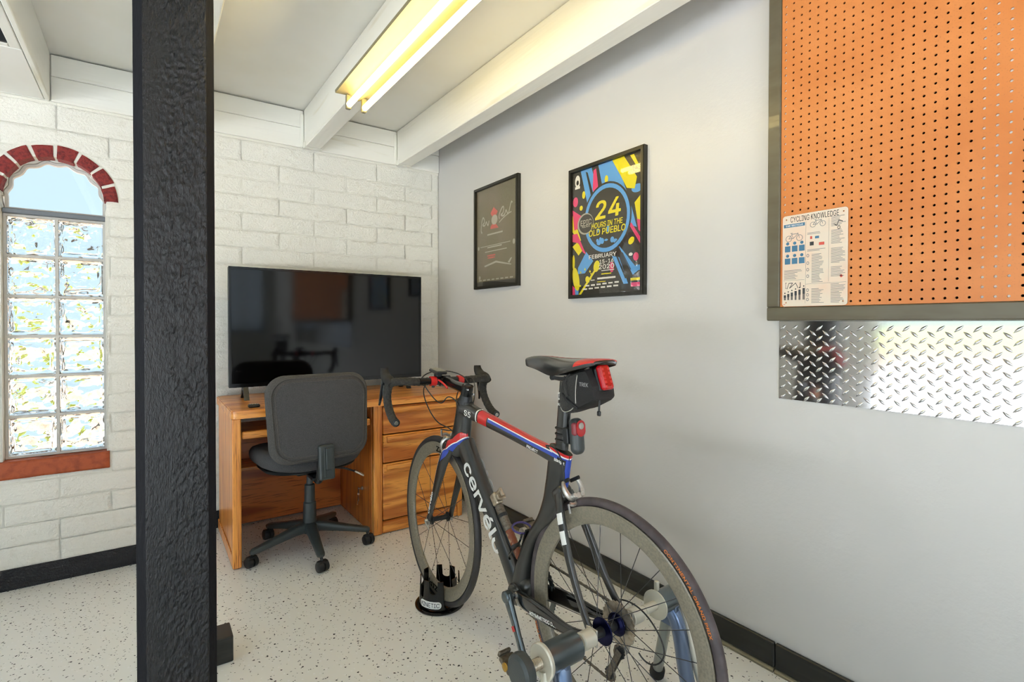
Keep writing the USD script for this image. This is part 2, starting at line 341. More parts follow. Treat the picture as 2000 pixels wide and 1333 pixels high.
# back wall: painted blocks round an arched opening
WX0, WX1, WZ0, WZ1, SPR = -.548, -.165, .503, 1.670, 1.760
ARC = np.array([(WX0 + WX1) / 2, SPR]); AR = (WX1 - WX0) / 2
wob = lambda a: AR * (.985 + .03 * math.sin(7.3 * a * 2 + .6))
opening = sg.Polygon([(WX0, WZ0), (WX1, WZ0), (WX1, SPR)] + [tuple(ARC + wob(a) * np.array([math.cos(a), math.sin(a)])) for a in np.linspace(0, math.pi, 49)] + [(WX0, SPR)]).buffer(0)
sill_poly = sg.box(WX0 - .012, .418, WX1 + .012, WZ0)
ring = sg.Point(*ARC).buffer(AR + .062, quad_segs=24).intersection(sg.box(-2, SPR + .005, 2, 3))
hole = opening.union(sill_poly)
wall = thing('wall_back', 'white painted slump block wall with arched glass block window', 'wall', kind=S)
XB0 = XL
slab = sg.box(XB0 - .15, ZL - .1, XR - .001, ZC - .003).difference(opening.union(sill_poly).union(sg.Point(*ARC).buffer(AR + .007, quad_segs=24)))
obj('mortar', [box(-1.6, STEP - .003, YB + .0025, YB + .0044, ZL + .001, -.0035, .0003), box(STEP + .003, XR - .002, YB + .0025, YB + .0044, .001, .0985, .0003)], M['blackblock'], wall)
obj('mortar', prism(slab, (0, YB + .0046, 0), (1, 0, 0), (0, 0, 1), (0, 1, 0), .149), M['mortar'], wall)

def block_mesh(poly, y, depth, amp, seed, edge=.02, cham=.006):
    m = trimesh.creation.extrude_polygon(poly, depth, engine='earcut')
    v, f = trimesh.remesh.subdivide_to_size(m.vertices, m.faces, edge, max_iter=12)
    m = trimesh.Trimesh(v, f, process=True); v = m.vertices.copy()
    front = v[:, 2] > depth - 1e-6
    d = shapely.distance(shapely.points(v[:, 0], v[:, 1]), poly.boundary)
    n1 = meshkit.fbm(np.c_[v[:, 0] * 16, v[:, 1] * 26, np.full(len(v), seed * 3.1)], 4, seed % 50) - .5
    v[:, 2] += np.where(front, n1 * amp * np.clip(d / .012, .25, 1) - cham * np.exp(-(d / .006) ** 2), 0)
    edge_n = (meshkit.noise(np.c_[v[:, 0] * 30, v[:, 1] * 30, np.full(len(v), seed)], 3) - .5) * .003
    v[:, 1] += np.where(d < 1e-6, edge_n, 0)
    w = np.c_[v[:, 0], y - v[:, 2], v[:, 1]]
    m = trimesh.Trimesh(w, m.faces, process=False)
    if m.volume < 0: m.invert()
    return m

zj = [.098 + .0994 * k for k in range(21)] + [2.204]
rows = [(ZL + .002, -.004, 'L'), (.001, .098, 'R0')] + [(-.004, .098, 'L1')] + [(zj[i], zj[i + 1], i) for i in range(21)]
sd = 1
for z0, z1, k in rows:
    off = .026 if (k in ('L', 1) or (isinstance(k, int) and k % 2 == 1)) else .226
    x = -1.774 + off - .4
    if z1 - z0 < .04: off = .026
    while x < XR:
        a, b = x + .0022, x + .3978
        x += .4
        lo_, hi_ = (-1.5, STEP - .002) if k in ('L', 'L1') else (STEP + .002, XR - .003) if k == 'R0' else (-1.5, XR - .003)
        a, b = max(a, lo_), min(b, hi_)
        if b - a < .03: continue
        p = sg.box(a, z0 + .002, b, z1 - .002).difference(hole.buffer(.004)).difference(ring.buffer(.004))
        for g in getattr(p, 'geoms', [p]):
            if g.area < .0006: continue
            sd += 1
            dark = k in ('L', 'R0')
            obj('brick', block_mesh(g.simplify(.0005), YB + .012, .0095 + .0022 * random.random(), .014 if dark else .0058, sd, cham=.0032), M['blackblock' if dark else 'block'], wall, smooth=50)

# arch bricks of the window (parts of it), sill, glass blocks
win = thing('window_1', 'narrow arched window with glass blocks and a red sill', 'window', (ARC[0], YB + .06, WZ0), kind=S)
arch_bricks = []
for k in range(8):
    a0 = math.radians(1.5 + 22.4 * k); a1 = a0 + math.radians(18.6)
    P = []
    r0, r1 = AR - .004 + .003 * (k % 3), AR + .054 + .005 * (k % 2)
    for a in np.linspace(a0, a1, 5): P.append(ARC + r1 * np.array([math.cos(a), math.sin(a)]))
    for a in np.linspace(a1, a0, 5): P.append(ARC + r0 * np.array([math.cos(a), math.sin(a)]))
    arch_bricks.append(sg.Polygon(P))
    obj('brick', block_mesh(sg.Polygon(P), YB + .068, .068 + .004, .005, 300 + k, .014, .004), M['red_brick'], win, smooth=50)
mort = ring.difference(sg.Point(*ARC).buffer(AR + .003, quad_segs=24)).difference(shapely.union_all(arch_bricks).buffer(.0008))
obj('arch_mortar', block_mesh(mort, YB + .07, .068, .004, 77, .02, .002), M['mortar'], win, smooth=50)
reveal = sg.Point(*ARC).buffer(AR + .0069, quad_segs=24).difference(sg.box(-2, 0, 2, SPR - .002)).difference(opening)
obj('arch_reveal', prism(reveal, (0, YB + .074, 0), (1, 0, 0), (0, 0, 1), (0, 1, 0), .078), M['mortar'], win)
obj('sill', block_mesh(sill_poly.buffer(-.001), YB + .13, .138, .005, 401, .02, .006), M['sill'], win, label='rust red painted window sill', smooth=50)
gy0, gy1 = YB + .045, YB + .125
gm = []
cols = [(WX0 + .012, (WX0 + WX1) / 2 - .006), ((WX0 + WX1) / 2 + .006, WX1 - .012)]
rowz = [(WZ0 + .012 + i * (WZ1 - .012 - WZ0) / 6, WZ0 + (i + 1) * (WZ1 - .012 - WZ0) / 6) for i in range(6)]
frame2d = sg.box(WX0 + .001, WZ0 + .001, WX1 - .001, WZ1 - .001)
for x0, x1 in cols:
    for z0, z1 in rowz: frame2d = frame2d.difference(sg.box(x0, z0, x1, z1))
obj('joint_grid', prism(frame2d, (0, gy0 + .008, 0), (1, 0, 0), (0, 0, 1), (0, 1, 0), .064), M['window_mortar'], win)
def glass_block(x0, x1, z0, z1, seed):
    nx = 36; U_, V_ = np.meshgrid(np.linspace(0, 1, nx), np.linspace(0, 1, nx), indexing='ij')
    X, Z = x0 + U_ * (x1 - x0), z0 + V_ * (z1 - z0)
    e = np.minimum(np.minimum(U_, 1 - U_), np.minimum(V_, 1 - V_))
    win_ = np.clip((e - .07) / .05, 0, 1); win_ = win_ * win_ * (3 - 2 * win_)
    lip = np.clip(e / .05, 0, 1)
    f = lambda s: (meshkit.noise(np.stack([X * 24, Z * 30, np.full_like(X, s)], -1), s) - .5) * .034 + (meshkit.noise(np.stack([X * 60, Z * 70, np.full_like(X, s)], -1), s + 5) - .5) * .010
    yf = gy0 + .012 * (1 - np.sqrt(np.clip(1 - (1 - lip) ** 2, 0, 1))) + win_ * (.004 + f(seed))
    yb_ = gy1 - .010 * (1 - lip) - win_ * (.004 + f(seed + 40) * .7)
    A = np.stack([X, yf, Z], -1).reshape(-1, 3); Bk = np.stack([X, yb_, Z], -1).reshape(-1, 3)
    i, j = np.meshgrid(np.arange(nx - 1), np.arange(nx - 1), indexing='ij'); i, j = i.ravel(), j.ravel()
    q = np.stack([i * nx + j, (i + 1) * nx + j, (i + 1) * nx + j + 1, i * nx + j + 1], 1)
    n0 = nx * nx
    rim_ = np.r_[np.arange(nx) * nx, (nx - 1) * nx + np.arange(1, nx), (np.arange(nx - 2, -1, -1)) * nx + nx - 1, np.arange(nx - 2, 0, -1)]
    r2 = np.roll(rim_, -1)
    Fc = np.vstack([q[:, [0, 1, 2]], q[:, [0, 2, 3]], q[:, [0, 2, 1]] + n0, q[:, [0, 3, 2]] + n0, np.stack([rim_, rim_ + n0, r2 + n0], 1), np.stack([rim_, r2 + n0, r2], 1)])
    m = trimesh.Trimesh(np.vstack([A, Bk]), Fc, process=False)
    if m.volume < 0: m.invert()
    return m
for c, (x0, x1) in enumerate(cols):
    for r, (z0, z1) in enumerate(rowz):
        obj('glass_block', glass_block(x0 + .0015, x1 - .0015, z0 + .0015, z1 - .0015, 3 + c * 7 + r * 2), M['glassblock'], win, smooth=40)
obj('crossbar', box(WX0 + .001, WX1 - .001, YB + .03, YB + .135, WZ1, WZ1 + .022, .003), M['steel_grey'], win, label='grey metal bar under the arched pane')
pane_poly = opening.intersection(sg.box(-2, WZ1 + .022, 2, 3)).buffer(-.002)
obj('pane', prism(pane_poly, (0, YB + .10, 0), (1, 0, 0), (0, 0, 1), (0, 1, 0), .005), M['pane'], win)
fr = pane_poly.difference(pane_poly.buffer(-.012))
obj('pane_frame', prism(fr, (0, YB + .085, 0), (1, 0, 0), (0, 0, 1), (0, 1, 0), .03), M['window_mortar'], win)

# side and rear of the garage, behind the camera; partly seen in reflections, rear opening added for light
obj('wall_left', [box(XL - .12, XL, 2.17, YB + .16, ZL, ZC - .002, .002), box(XL - .12, XL, -2.6, 2.169, 2.2, ZC - .002, .002), box(XL - .12, XL, YN - .1, -2.601, ZL, ZC - .002, .002)], M['trim_grey'], kind=S, label='painted side wall with the wide garage opening', cat='wall')
rear2d = sg.box(XL - .1, ZL, XR, ZC - .002).difference(sg.box(.95, 1.0, 1.58, 2.12)).difference(sg.box(-2.3, ZL - .1, .80, 2.2))  # wide unseen opening added here to let daylight onto the desk corner
obj('wall_rear', prism(rear2d, (0, YN - .1, 0), (1, 0, 0), (0, 0, 1), (0, 1, 0), .1), M['trim_grey'], kind=S, label='painted rear wall with a blinded window and an opening added for light', cat='wall')
w2 = thing('window_2', 'window with white blind in the rear wall', 'window', (1.265, YN - .06, 1.0), kind=S)
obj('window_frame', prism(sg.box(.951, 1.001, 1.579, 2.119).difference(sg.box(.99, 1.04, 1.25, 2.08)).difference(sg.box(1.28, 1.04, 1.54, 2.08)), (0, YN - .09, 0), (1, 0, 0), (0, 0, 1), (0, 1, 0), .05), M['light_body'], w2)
obj('pane', box(.985, 1.545, YN - .07, YN - .066, 1.035, 2.085, .001), M['pane'], w2)
bl = thing('window_blind', 'white slatted blind hanging in the rear window', 'blind', (1.265, YN - .02, 1.0))
obj('head_rail', box(.96, 1.57, YN - .034, YN - .004, 2.075, 2.112, .002), M['blind'], bl)
for i in range(25):
    z = 1.05 + i * .041
    obj('slat', move(box(.965, 1.565, -.014, .014, -.001, .001, .0004), trimesh.transformations.translation_matrix((0, YN - .018, z)) @ trimesh.transformations.rotation_matrix(.45, (1, 0, 0))), M['blind'], bl)

# outside
obj('driveway', box(-11, XL - .13, -9, 12, -.30, -.14, .01), M['concrete'], kind=S, label='pale concrete driveway outside the garage opening', cat='driveway')
obj('driveway', box(XL - .13, 6, -12, YN - .11, -.30, -.14, .01), M['concrete'], kind=S, label='pale concrete apron outside the added rear opening', cat='driveway')
obj('ground', box(-32, -11.01, -40, 40, -.34, -.14, .01), M['sand'], kind=S, label='sandy ground beyond the driveway', cat='ground')
obj('lawn', box(-120, -32.01, -80, 80, -.34, -.13, .01), M['lawn'], kind=S, label='green lawn beyond the driveway', cat='lawn')
obj('ground', box(-8.99, 30, YB + .17, 60, -.34, -.15, .01), M['sand'], kind=S, label='sandy ground outside the glass block window', cat='ground')
def shrub(x, y, h, w, n, seed, label):
    r = np.random.default_rng(seed)
    t = thing('desert_shrub', label, 'shrub', (x, y, -.15))
    st = [tube(spline([(x, y, -.15), (x + .3 * w * math.cos(a), y + .3 * w * math.sin(a), -.15 + .45 * h), (x + .7 * w * math.cos(a + .3), y + .7 * w * math.sin(a + .3), -.15 + .85 * h)], 8), [.02, .018, .015, .013, .011, .009, .007, .005], 6) for a in np.arange(6) * 1.05 + seed]
    obj('stem', st, M['bark'], t)
    c = r.normal(size=(n, 3)); c /= np.linalg.norm(c, axis=1, keepdims=True); c *= r.random((n, 1)) ** .4
    c = np.array([x, y, -.15 + .6 * h]) + c * np.array([w, w, .45 * h])
    a = r.normal(size=(n, 3)); a /= np.linalg.norm(a, axis=1, keepdims=True); b = np.cross(a, r.normal(size=(n, 3))); b /= np.linalg.norm(b, axis=1, keepdims=True)
    l, q = .07, .028
    V = np.stack([c - a * l, c + b * q, c + a * l, c - b * q], 1).reshape(-1, 3); k = np.arange(n)[:, None] * 4
    obj('foliage', trimesh.Trimesh(V, np.vstack([k + [0, 1, 2], k + [0, 2, 3]]), process=False), M['leaf'], t, kind='stuff', smooth=False)
shrub(-2.2, 8.2, 1.75, 1.0, 2600, 1, 'olive green desert shrub left of centre behind the glass blocks')
shrub(-4.6, 11.5, 2.1, 1.3, 2600, 2, 'larger olive green shrub farther off behind the glass blocks')

# beams and header board
def beam(x0, x1, y0, y1, label, seed):
    m = box(x0, x1, y0, y1, HB, ZC - .003, .004)
    return obj('ceiling_beam', m, M['beam'], label=label, cat='beam', group=None)
Yh = YB - .012
beam(1.386, 1.476, YN, Yh - .003, 'white painted ceiling beam nearest the plastered wall', 1)
beam(.790, .880, YN, Yh - .003, 'white painted ceiling beam carrying the fluorescent fixture', 2)
beam(-.005, .220, YN, Yh - .003, 'wide white ceiling beam resting on the black post', 3)
hdr = thing('trim_1', 'white header board along the top of the block wall', 'trim', (0, Yh, HB), kind=S)
for a, b in ((XL + .002, -1.2), (-1.199, -.372), (-.366, -.008), (.223, .787), (.883, 1.383), (1.479, XR - .003)):
    obj('board', box(a, b, Yh, YB + .003, HB, 2.334, .003), M['header'], hdr); obj('board', box(a, b, Yh + .001, YB + .003, 2.3355, ZC - .007, .003), M['header'], hdr)
for x0, x1 in ((.790, .880), (1.386, 1.476)):           # joist hangers, painted over
    hz = HB
    obj('joist_hanger', [box(x0 - .020, x0 - .001, Yh - .004, Yh - .0005, hz + .005, hz + .20, .001), box(x0 - .004, x0 - .001, Yh - .045, Yh - .003, hz - .003, hz + .03, .001),
                         box(x0 - .004, x1 + .004, Yh - .045, Yh - .002, hz - .004, hz - .001, .001), box(x1 + .001, x1 + .004, Yh - .045, Yh - .003, hz - .003, hz + .03, .001)], M['beam'], hdr)
# boxed soffit on the left with its open recess
sof = thing('ceiling_soffit', 'boxed white soffit with an open recess above the arched window', 'soffit', (-.6, 2.8, HB))
obj('side_board', box(-.388, -.368, YN, Yh - .003, HB, ZC - .003, .003), M['beam'], sof)
obj('soffit_panel', box(-1.20, -.390, 2.775, Yh - .003, HB, HB + .012, .002), M['ceiling'], sof)
obj('rim_board', [box(-.424, -.390, YN, 2.772, HB, HB + .10, .003), box(-1.20, -.4245, 2.742, 2.772, HB, HB + .10, .003)], M['beam'], sof)
obj('recess_edge', box(-1.20, -.425, 2.728, 2.741, HB + .001, HB + .09, .002), M['black_plastic'], sof, label='black strip at the edge of the recess')
obj('recess_lining', [box(-1.20, -.425, YN, 2.74, ZC - .012, ZC - .004, .001), box(-1.222, -1.202, YN, Yh - .003, HB, ZC - .003, .003)], M['dark_gap'], sof)

# post: chamfered timber with a rough sawn face
PX0, PX1, PY0, PY1, CH = -.0205, .1365, 1.42, 1.57, .017
post = thing('wooden_post', 'thick black painted rough sawn timber post in the foreground', 'post', ((PX0 + PX1) / 2, 1.49, ZL))
c0 = sg.Polygon([(PX0 + CH, PY0), (PX1 - CH, PY0), (PX1, PY0 + CH * .9), (PX1, PY1), (PX0, PY1), (PX0, PY0 + CH * .9)])
corners = np.array(c0.exterior.coords)[:-1]
core = prism(c0, (0, 0, ZL), (1, 0, 0), (0, 1, 0), (0, 0, 1), HB - ZL - .001)
obj('timber', core, M['post_edge'], post)
nx, nz = 56, 760
X, Z = np.meshgrid(np.linspace(PX0 + CH + .0005, PX1 - CH - .0005, nx), np.linspace(.05, HB - .003, nz), indexing='ij')
warp = meshkit.fbm(np.stack([X * 9, Z * 5, X * 0], -1), 3, 5)
ripple = meshkit.fbm(np.stack([X * 170, Z * 120 + 14 * warp, X * 0 + 2], -1), 3, 9)
fine = meshkit.noise(np.stack([X * 420, Z * 160, X * 0], -1), 4)
smoothband = np.clip((X - PX0 - CH) / .05 + (meshkit.noise(np.stack([X * 5, Z * 2.3, X * 0], -1), 8) - .6) * 1.2, .25, 1)
knot = sum(np.exp(-(((X - kx) / .012) ** 2 + ((Z - kz) / .010) ** 2)) for kx, kz in ((.059, 1.434), (.039, 1.338), (.07, .62)))
D = (.0075 * (ripple - .45) + .0022 * (fine - .5)) * smoothband * (1 - .7 * knot) - .003 * knot
D[0] = D[-1] = -.0005
Vp = np.stack([X, PY0 - .0006 - np.maximum(D, -.0004 + 0 * D) , Z], -1).reshape(-1, 3)
i, j = np.meshgrid(np.arange(nx - 1), np.arange(nz - 1), indexing='ij'); i, j = i.ravel(), j.ravel()
q = np.stack([i * nz + j, (i + 1) * nz + j, (i + 1) * nz + j + 1, i * nz + j + 1], 1)
obj('rough_face', trimesh.Trimesh(Vp, np.vstack([q[:, [0, 1, 2]], q[:, [0, 2, 3]]]), process=False), M['post'], post, smooth=True)
kb = thing('curb_block', 'low black wooden block on the floor beside the black post', 'block', (.15, 2.03, 0))
obj('block', box(.0515, .238, 1.985, 2.085, .0005, .0885, .003), M['blackpaint'], kb)

# baseboard on the right wall, two lengths, with a strip standing for the floor reflection
bbr = thing('baseboard_right', 'black baseboard along the foot of the plastered wall', 'baseboard', (XR, 1, 0), kind=S)
for a, b in ((YN + .01, .898), (.902, YB - .02)):
    obj('board', box(XR - .014, XR - .0005, a, b, .014, .0975, .003), M['blackpaint'], bbr)
    obj('reflection_strip', prism(sg.Polygon([(0, 0.0005), (.020, .0005), (.019, .006), (.014, .0105), (.006, .0135), (0, .0138)]), (XR - .0005, a, 0), (-1, 0, 0), (0, 0, 1), (0, 1, 0), b - a), M['floor_reflection'], bbr)

# ---------------------------------------------------------------- fluorescent fixture under the middle beam
FY0, FY1 = 1.17, 2.41
fx = thing('fluorescent_fixture', 'twin tube fluorescent strip light under the middle beam', 'ceiling light', (.80, 1.8, HB))
prof = sg.Polygon([(-.092, -.004), (-.090, -.016), (-.045, -.014), (-.016, -.030), (.016, -.030), (.045, -.014), (.090, -.016), (.092, -.004), (.05, 0), (-.05, 0)])
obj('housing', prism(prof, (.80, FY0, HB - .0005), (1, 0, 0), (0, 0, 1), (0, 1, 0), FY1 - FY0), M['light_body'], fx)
for x in (.764, .836):
    obj('tube', cyl((x, FY0 + .03, HB - .066), (x, FY1 - .03, HB - .066), .0127, n=18), M['tube'], fx)
    for y in (FY0 + .005, FY1 - .028):
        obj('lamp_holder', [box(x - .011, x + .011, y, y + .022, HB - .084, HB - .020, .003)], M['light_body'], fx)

# ---------------------------------------------------------------- desk
DX0, DX1, DY0, DY1 = .322, 1.546, 2.714, 3.322
desk = thing('desk', 'oak desk with three drawers against the block wall', 'desk', (.93, 3.0, 0))
top2d = sg.box(DX0 - .004, DY0 - .022, DX1 + .004, DY1).buffer(-.03).buffer(.03, quad_segs=6)
obj('desk_top', [prism(top2d, (0, 0, .708), (1, 0, 0), (0, 1, 0), (0, 0, 1), .034), prism(top2d.buffer(-.004), (0, 0, .742), (1, 0, 0), (0, 1, 0), (0, 0, 1), .004)], M['oak_x'], desk)
obj('side_panel', [box(DX0 + .008, DX0 + .030, DY0 + .04, DY1 - .006, .006, .707, .002), box(DX0 + .002, DX0 + .0075, DY0 + .04, DY1 - .006, .006, .060, .002)], M['oak_z'], desk)
obj('front_stile', box(DX0 + .002, DX0 + .040, DY0, DY0 + .0395, .004, .707, .005), M['oak_z'], desk)
obj('modesty_panel', box(DX0 + .031, .999, 3.292, 3.31, .012, .55, .002), M['oak_red_shade'], desk)
obj('back_rail', box(DX0 + .031, .999, 3.10, 3.29, .36, .378, .003), M['oak_x'], desk)
obj('keyboard_tray', [box(DX0 + .045, .985, DY0 + .03, 3.08, .612, .628, .003), box(DX0 + .045, .985, DY0 + .012, DY0 + .0295, .604, .640, .005)], M['oak_x'], desk)
for a in (DX0 + .031, .986): obj('tray_slide', box(a, a + .013, DY0 + .06, 3.1, .60, .635, .001), M['black_plastic'], desk)
obj('pedestal_side', box(1.000, 1.018, DY0 + .04, DY1 - .006, .006, .707, .002), M['oak_side_shade'], desk)
obj('pedestal_side', box(1.526, DX1 - .002, DY0 + .04, DY1 - .006, .006, .707, .002), M['oak_z'], desk)
obj('pedestal_back', box(1.0185, 1.5255, DY1 - .026, DY1 - .008, .006, .707, .002), M['oak_z'], desk)
obj('pedestal_stile', box(1.000, 1.048, DY0, DY0 + .0395, .004, .707, .004), M['oak_z'], desk)
obj('pedestal_stile', box(1.514, DX1 - .002, DY0, DY0 + .0395, .004, .707, .004), M['oak_z'], desk)
obj('plinth', box(1.049, 1.513, DY0 + .004, DY0 + .03, .004, .070, .006), M['oak_x'], desk)
for n_, (z0, z1) in enumerate(((.549, .700), (.393, .542), (.080, .386))):
    d = obj('drawer', [box(1.051, 1.511, DY0 - .004, DY0 + .018, z0, z1, .004), box(1.06, 1.50, DY0 + .019, DY0 + .4, z0 + .01, z1 - .012, .001)], M['oak_fig' if n_ < 2 else 'oak_fig2'], desk)
    g0, g1 = (1.069, 1.505)
    # finger pull: an ogee rail with a shadow groove along the upper edge
    pr = sg.Polygon([(0, 0), (.004, -.006), (.013, -.010), (.016, -.002), (.015, .014), (.010, .022), (0, .024)])
    obj('finger_pull', prism(pr, (g0, DY0 - .0035, z1 - .030), (0, -1, 0), (0, 0, 1), (1, 0, 0), g1 - g0), M['oak_x'], d)
lk = obj('drawer_lock', [cyl((.9995, 2.886, .222), (.990, 2.886, .222), .011, n=20, c=.002)], M['alloy'], desk)
key = thing('desk_key', 'silver key hanging in the lock of the desk pedestal', 'key', (.985, 2.886, .20))
obj('key', [box(.972, .9895, 2.8845, 2.8875, .217, .226, .0008), box(.9715, .9745, 2.876, 2.896, .20, .232, .001), tube(np.array([(.973 , 2.886 + .010 * math.cos(a), .192 + .012 * math.sin(a)) for a in np.linspace(0, 2 * np.pi, 17)[:-1]]), .0011, 6, closed=True),
            move(box(-.001, .001, -.010, .010, -.013, .012, .0008), trimesh.transformations.translation_matrix((.974, 2.892, .166))), move(box(-.001, .001, -.003, .003, -.032, 0, .0006), trimesh.transformations.translation_matrix((.974, 2.896, .156)) @ trimesh.transformations.rotation_matrix(.35, (1, 0, 0)))], M['silver'], key)

# television
TX0, TX1, TY, TZ0, TZ1 = .3535, 1.446, 3.080, .812, 1.450
tv = thing('television', 'wide black flat screen television standing on the oak desk', 'television', ((TX0 + TX1) / 2, 3.0, .746))
obj('cabinet', [box(TX0, TX1, TY, TY + .035, TZ0, TZ1, .004), box(TX0 + .12, TX1 - .12, TY + .0355, TY + .07, TZ0 + .04, TZ0 + .38, .012)], M['black_plastic'], tv)
bz = sg.box(TX0, TZ0, TX1, TZ1).difference(sg.box(TX0 + .012, TZ0 + .02, TX1 - .012, TZ1 - .012))
obj('bezel', prism(bz, (0, TY - .006, 0), (1, 0, 0), (0, 0, 1), (0, 1, 0), .0055), M['gloss_black'], tv)
obj('screen', box(TX0 + .0125, TX1 - .0125, TY - .0035, TY - .0005, TZ0 + .0205, TZ1 - .0125, .0005), M['screen'], tv)
for fxx in (.432, 1.345):
    s = np.array([fxx, TY + .018, TZ0])
    P = sg.Polygon([(-.060, 0), (-.044, 0), (.000, .050), (.010, .050), (.066, 0), (.084, 0), (.032, .0655), (-.022, .0655)])
    obj('foot', prism(P, (fxx - .012, TY + .01, .7465), (0, 1, 0), (0, 0, 1), (1, 0, 0), .024), M['black_plastic'], tv)
rc = thing('small_receiver', 'small black gadget lying on the desk in front of the television', 'gadget', (.424, 2.765, .746))
obj('body', rbox((.052, .036, .015), .007, (.424, 2.765, .7545)), M['black_plastic'], rc)
for k in range(4): obj('button', cyl((.408 + .011 * k, 2.765, .762), (.408 + .011 * k, 2.765, .7645), .0035, n=12), M['grey_cord'], rc)

# ---------------------------------------------------------------- office chair
CX, CYc = .680, 2.764
ch = thing('office_chair', 'black fabric swivel office chair tucked in at the oak desk', 'office chair', (CX, CYc, 0))
for k in range(5):
    a = math.radians(-94 + 72 * k); d = np.array([math.cos(a), math.sin(a), 0]); s = np.array([-d[1], d[0], 0])
    R_ = []
    for t, hw, hh, zc in ((.02, .030, .026, .118), (.08, .026, .023, .113), (.18, .021, .017, .094), (.255, .019, .0145, .080), (.282, .018, .013, .076), (.296, .009, .007, .074)):
        ang = np.linspace(0, 2 * np.pi, 17)[:-1]; ct, st = np.cos(ang), np.sin(ang)
        R_.append(np.array([CX, CYc, zc]) + d * t + np.outer(np.sign(ct) * np.abs(ct) ** .6 * hw, s) + np.outer(np.sign(st) * np.abs(st) ** .6 * hh, [0, 0, 1]))
    leg = obj('leg', rings(R_), M['grey_plastic'], ch)
    w = a + (1.9, .6, 2.6, 1.2, .2)[k]; wd = np.array([math.cos(w), math.sin(w), 0]); c = np.array([CX, CYc, .0255]) + d * .282 - .012 * np.array([-wd[1], wd[0], 0])
    obj('caster', [turned([(-.026, .017), (-.024, .0225), (-.018, .025), (-.004, .025), (-.003, .018), (.003, .018), (.004, .025), (.018, .025), (.024, .0225), (.026, .017)], c, wd, 24),
                   rbox((.050, .030, .020), .008, c + [0, 0, .018], wd, (-wd[1], wd[0], 0)), cyl(c + [0, 0, .022], np.array([CX, CYc, .066]) + d * .282, .007, n=10)], M['black_plastic'], leg)
obj('column', turned([(.085, .030), (.092, .041), (.115, .041), (.125, .034), (.24, .030), (.245, .026), (.33, .0245), (.335, .016), (.375, .0145), (.38, .014), (.405, .014)], (CX, CYc, 0), (0, 0, 1), 28), M['grey_plastic'], ch)
obj('mechanism', [rbox((.17, .20, .035), .012, (CX, CYc, .422)), rbox((.055, .22, .016), .006, (CX - .02, CYc - .13, .418))], M['black_plastic'], ch)
obj('height_lever', [tube([(CX + .07, CYc - .06, .420), (CX + .15, CYc - .08, .408), (CX + .205, CYc - .09, .385)], .005, 8)], M['black_plastic'], ch)
obj('lever_paddle', [rbox((.055, .03, .010), .0048, (CX + .222, CYc - .10, .376), (.83, -.2, -.52), (.2, .98, 0), (.52, 0, .85))], M['alloy'], ch, label='chrome lever paddle')
# seat cushion: rounded slab with a waterfall edge
def pad(cx, cy, w, d, z0, z1, r, nz=9, tilt=0):
    pts = np.array(rrect(w, d, r, 10).exterior.coords)[:-1]; R_ = []
    for t in np.linspace(0, 1, nz):
        q = math.sin(math.pi * t) ** .45 if 0 < t < 1 else 0
        sc = 1 - (1 - q) * .16
        z = z0 + (z1 - z0) * t
        R_.append(np.c_[cx + pts[:, 0] * sc, cy + pts[:, 1] * sc, np.full(len(pts), z)])
    return rings(R_)
sc_ = pad(0, 0, .50, .47, -.045, .045, .17)
sv = sc_.vertices; sv[:, 2] += .02 * (sv[:, 0] / .25) ** 2 - .012 * np.clip(sv[:, 1] / .23, 0, 1) ** 2
obj('seat', move(sc_, trimesh.transformations.translation_matrix((CX - .012, CYc + .015, .488)) @ trimesh.transformations.rotation_matrix(.10, (0, 0, 1))), M['fabric'], ch)
obj('seat_pan', move(pad(0, 0, .44, .40, -.012, .012, .15, 5), trimesh.transformations.translation_matrix((CX - .012, CYc + .005, .446)) @ trimesh.transformations.rotation_matrix(.10, (0, 0, 1))), M['black_plastic'], ch)
# backrest, seen from behind
BT = trimesh.transformations.translation_matrix((.670, 2.52, .712)) @ trimesh.transformations.rotation_matrix(.05, (0, 0, 1)) @ trimesh.transformations.rotation_matrix(-.10, (1, 0, 0))
def shield(w0, w1, h, r):
    """outline in (x, z), a little wider at the top"""
    p = sg.Polygon([(-w0 / 2, -h / 2), (w0 / 2, -h / 2), (w1 / 2, h / 2), (-w1 / 2, h / 2)])
    return p.buffer(-r).buffer(r, quad_segs=10)
def cushion(poly, y0, y1, bulge, n=9, shrink=.16, curve=.05):
    from shapely import affinity as af
    pts = np.array(poly.segmentize(.02).exterior.coords)[:-1]; R_ = []
    for t in np.linspace(0, 1, n):
        q = math.sin(math.pi * t) ** .5 if 0 < t < 1 else 0
        s_ = 1 - (1 - q) * shrink
        x, z = pts[:, 0] * s_, pts[:, 1] * s_
        R_.append(np.c_[x, y0 + (y1 - y0) * t + curve * (x / .23) ** 2 * .35, z])
    for t, s_ in (((1, 0.55), (1, .2))):
        pass
    return rings(R_)
bk = cushion(shield(.448, .482, .405, .085), -.038, .036, .02)
obj('backrest', move(bk, BT), M['fabric_edge'], ch)
def fill_grid(poly, y, bulge, curve, e=.018):
    m = trimesh.creation.extrude_polygon(poly, .004, engine='earcut'); v, f = trimesh.remesh.subdivide_to_size(m.vertices, m.faces, e, max_iter=12)
    d = shapely.distance(shapely.points(v[:, 0], v[:, 1]), poly.boundary)
    w = np.c_[v[:, 0], y - v[:, 2] - bulge * np.clip(d / .12, 0, 1) ** .6 + curve * (v[:, 0] / .23) ** 2, v[:, 1]]
    m = trimesh.Trimesh(w, f, process=True)
    if m.volume < 0: m.invert()
    return m
pan = shield(.378, .414, .340, .07)
obj('back_panel', move(fill_grid(pan, -.0375, .006, .0175), BT), M['fabric'], ch)
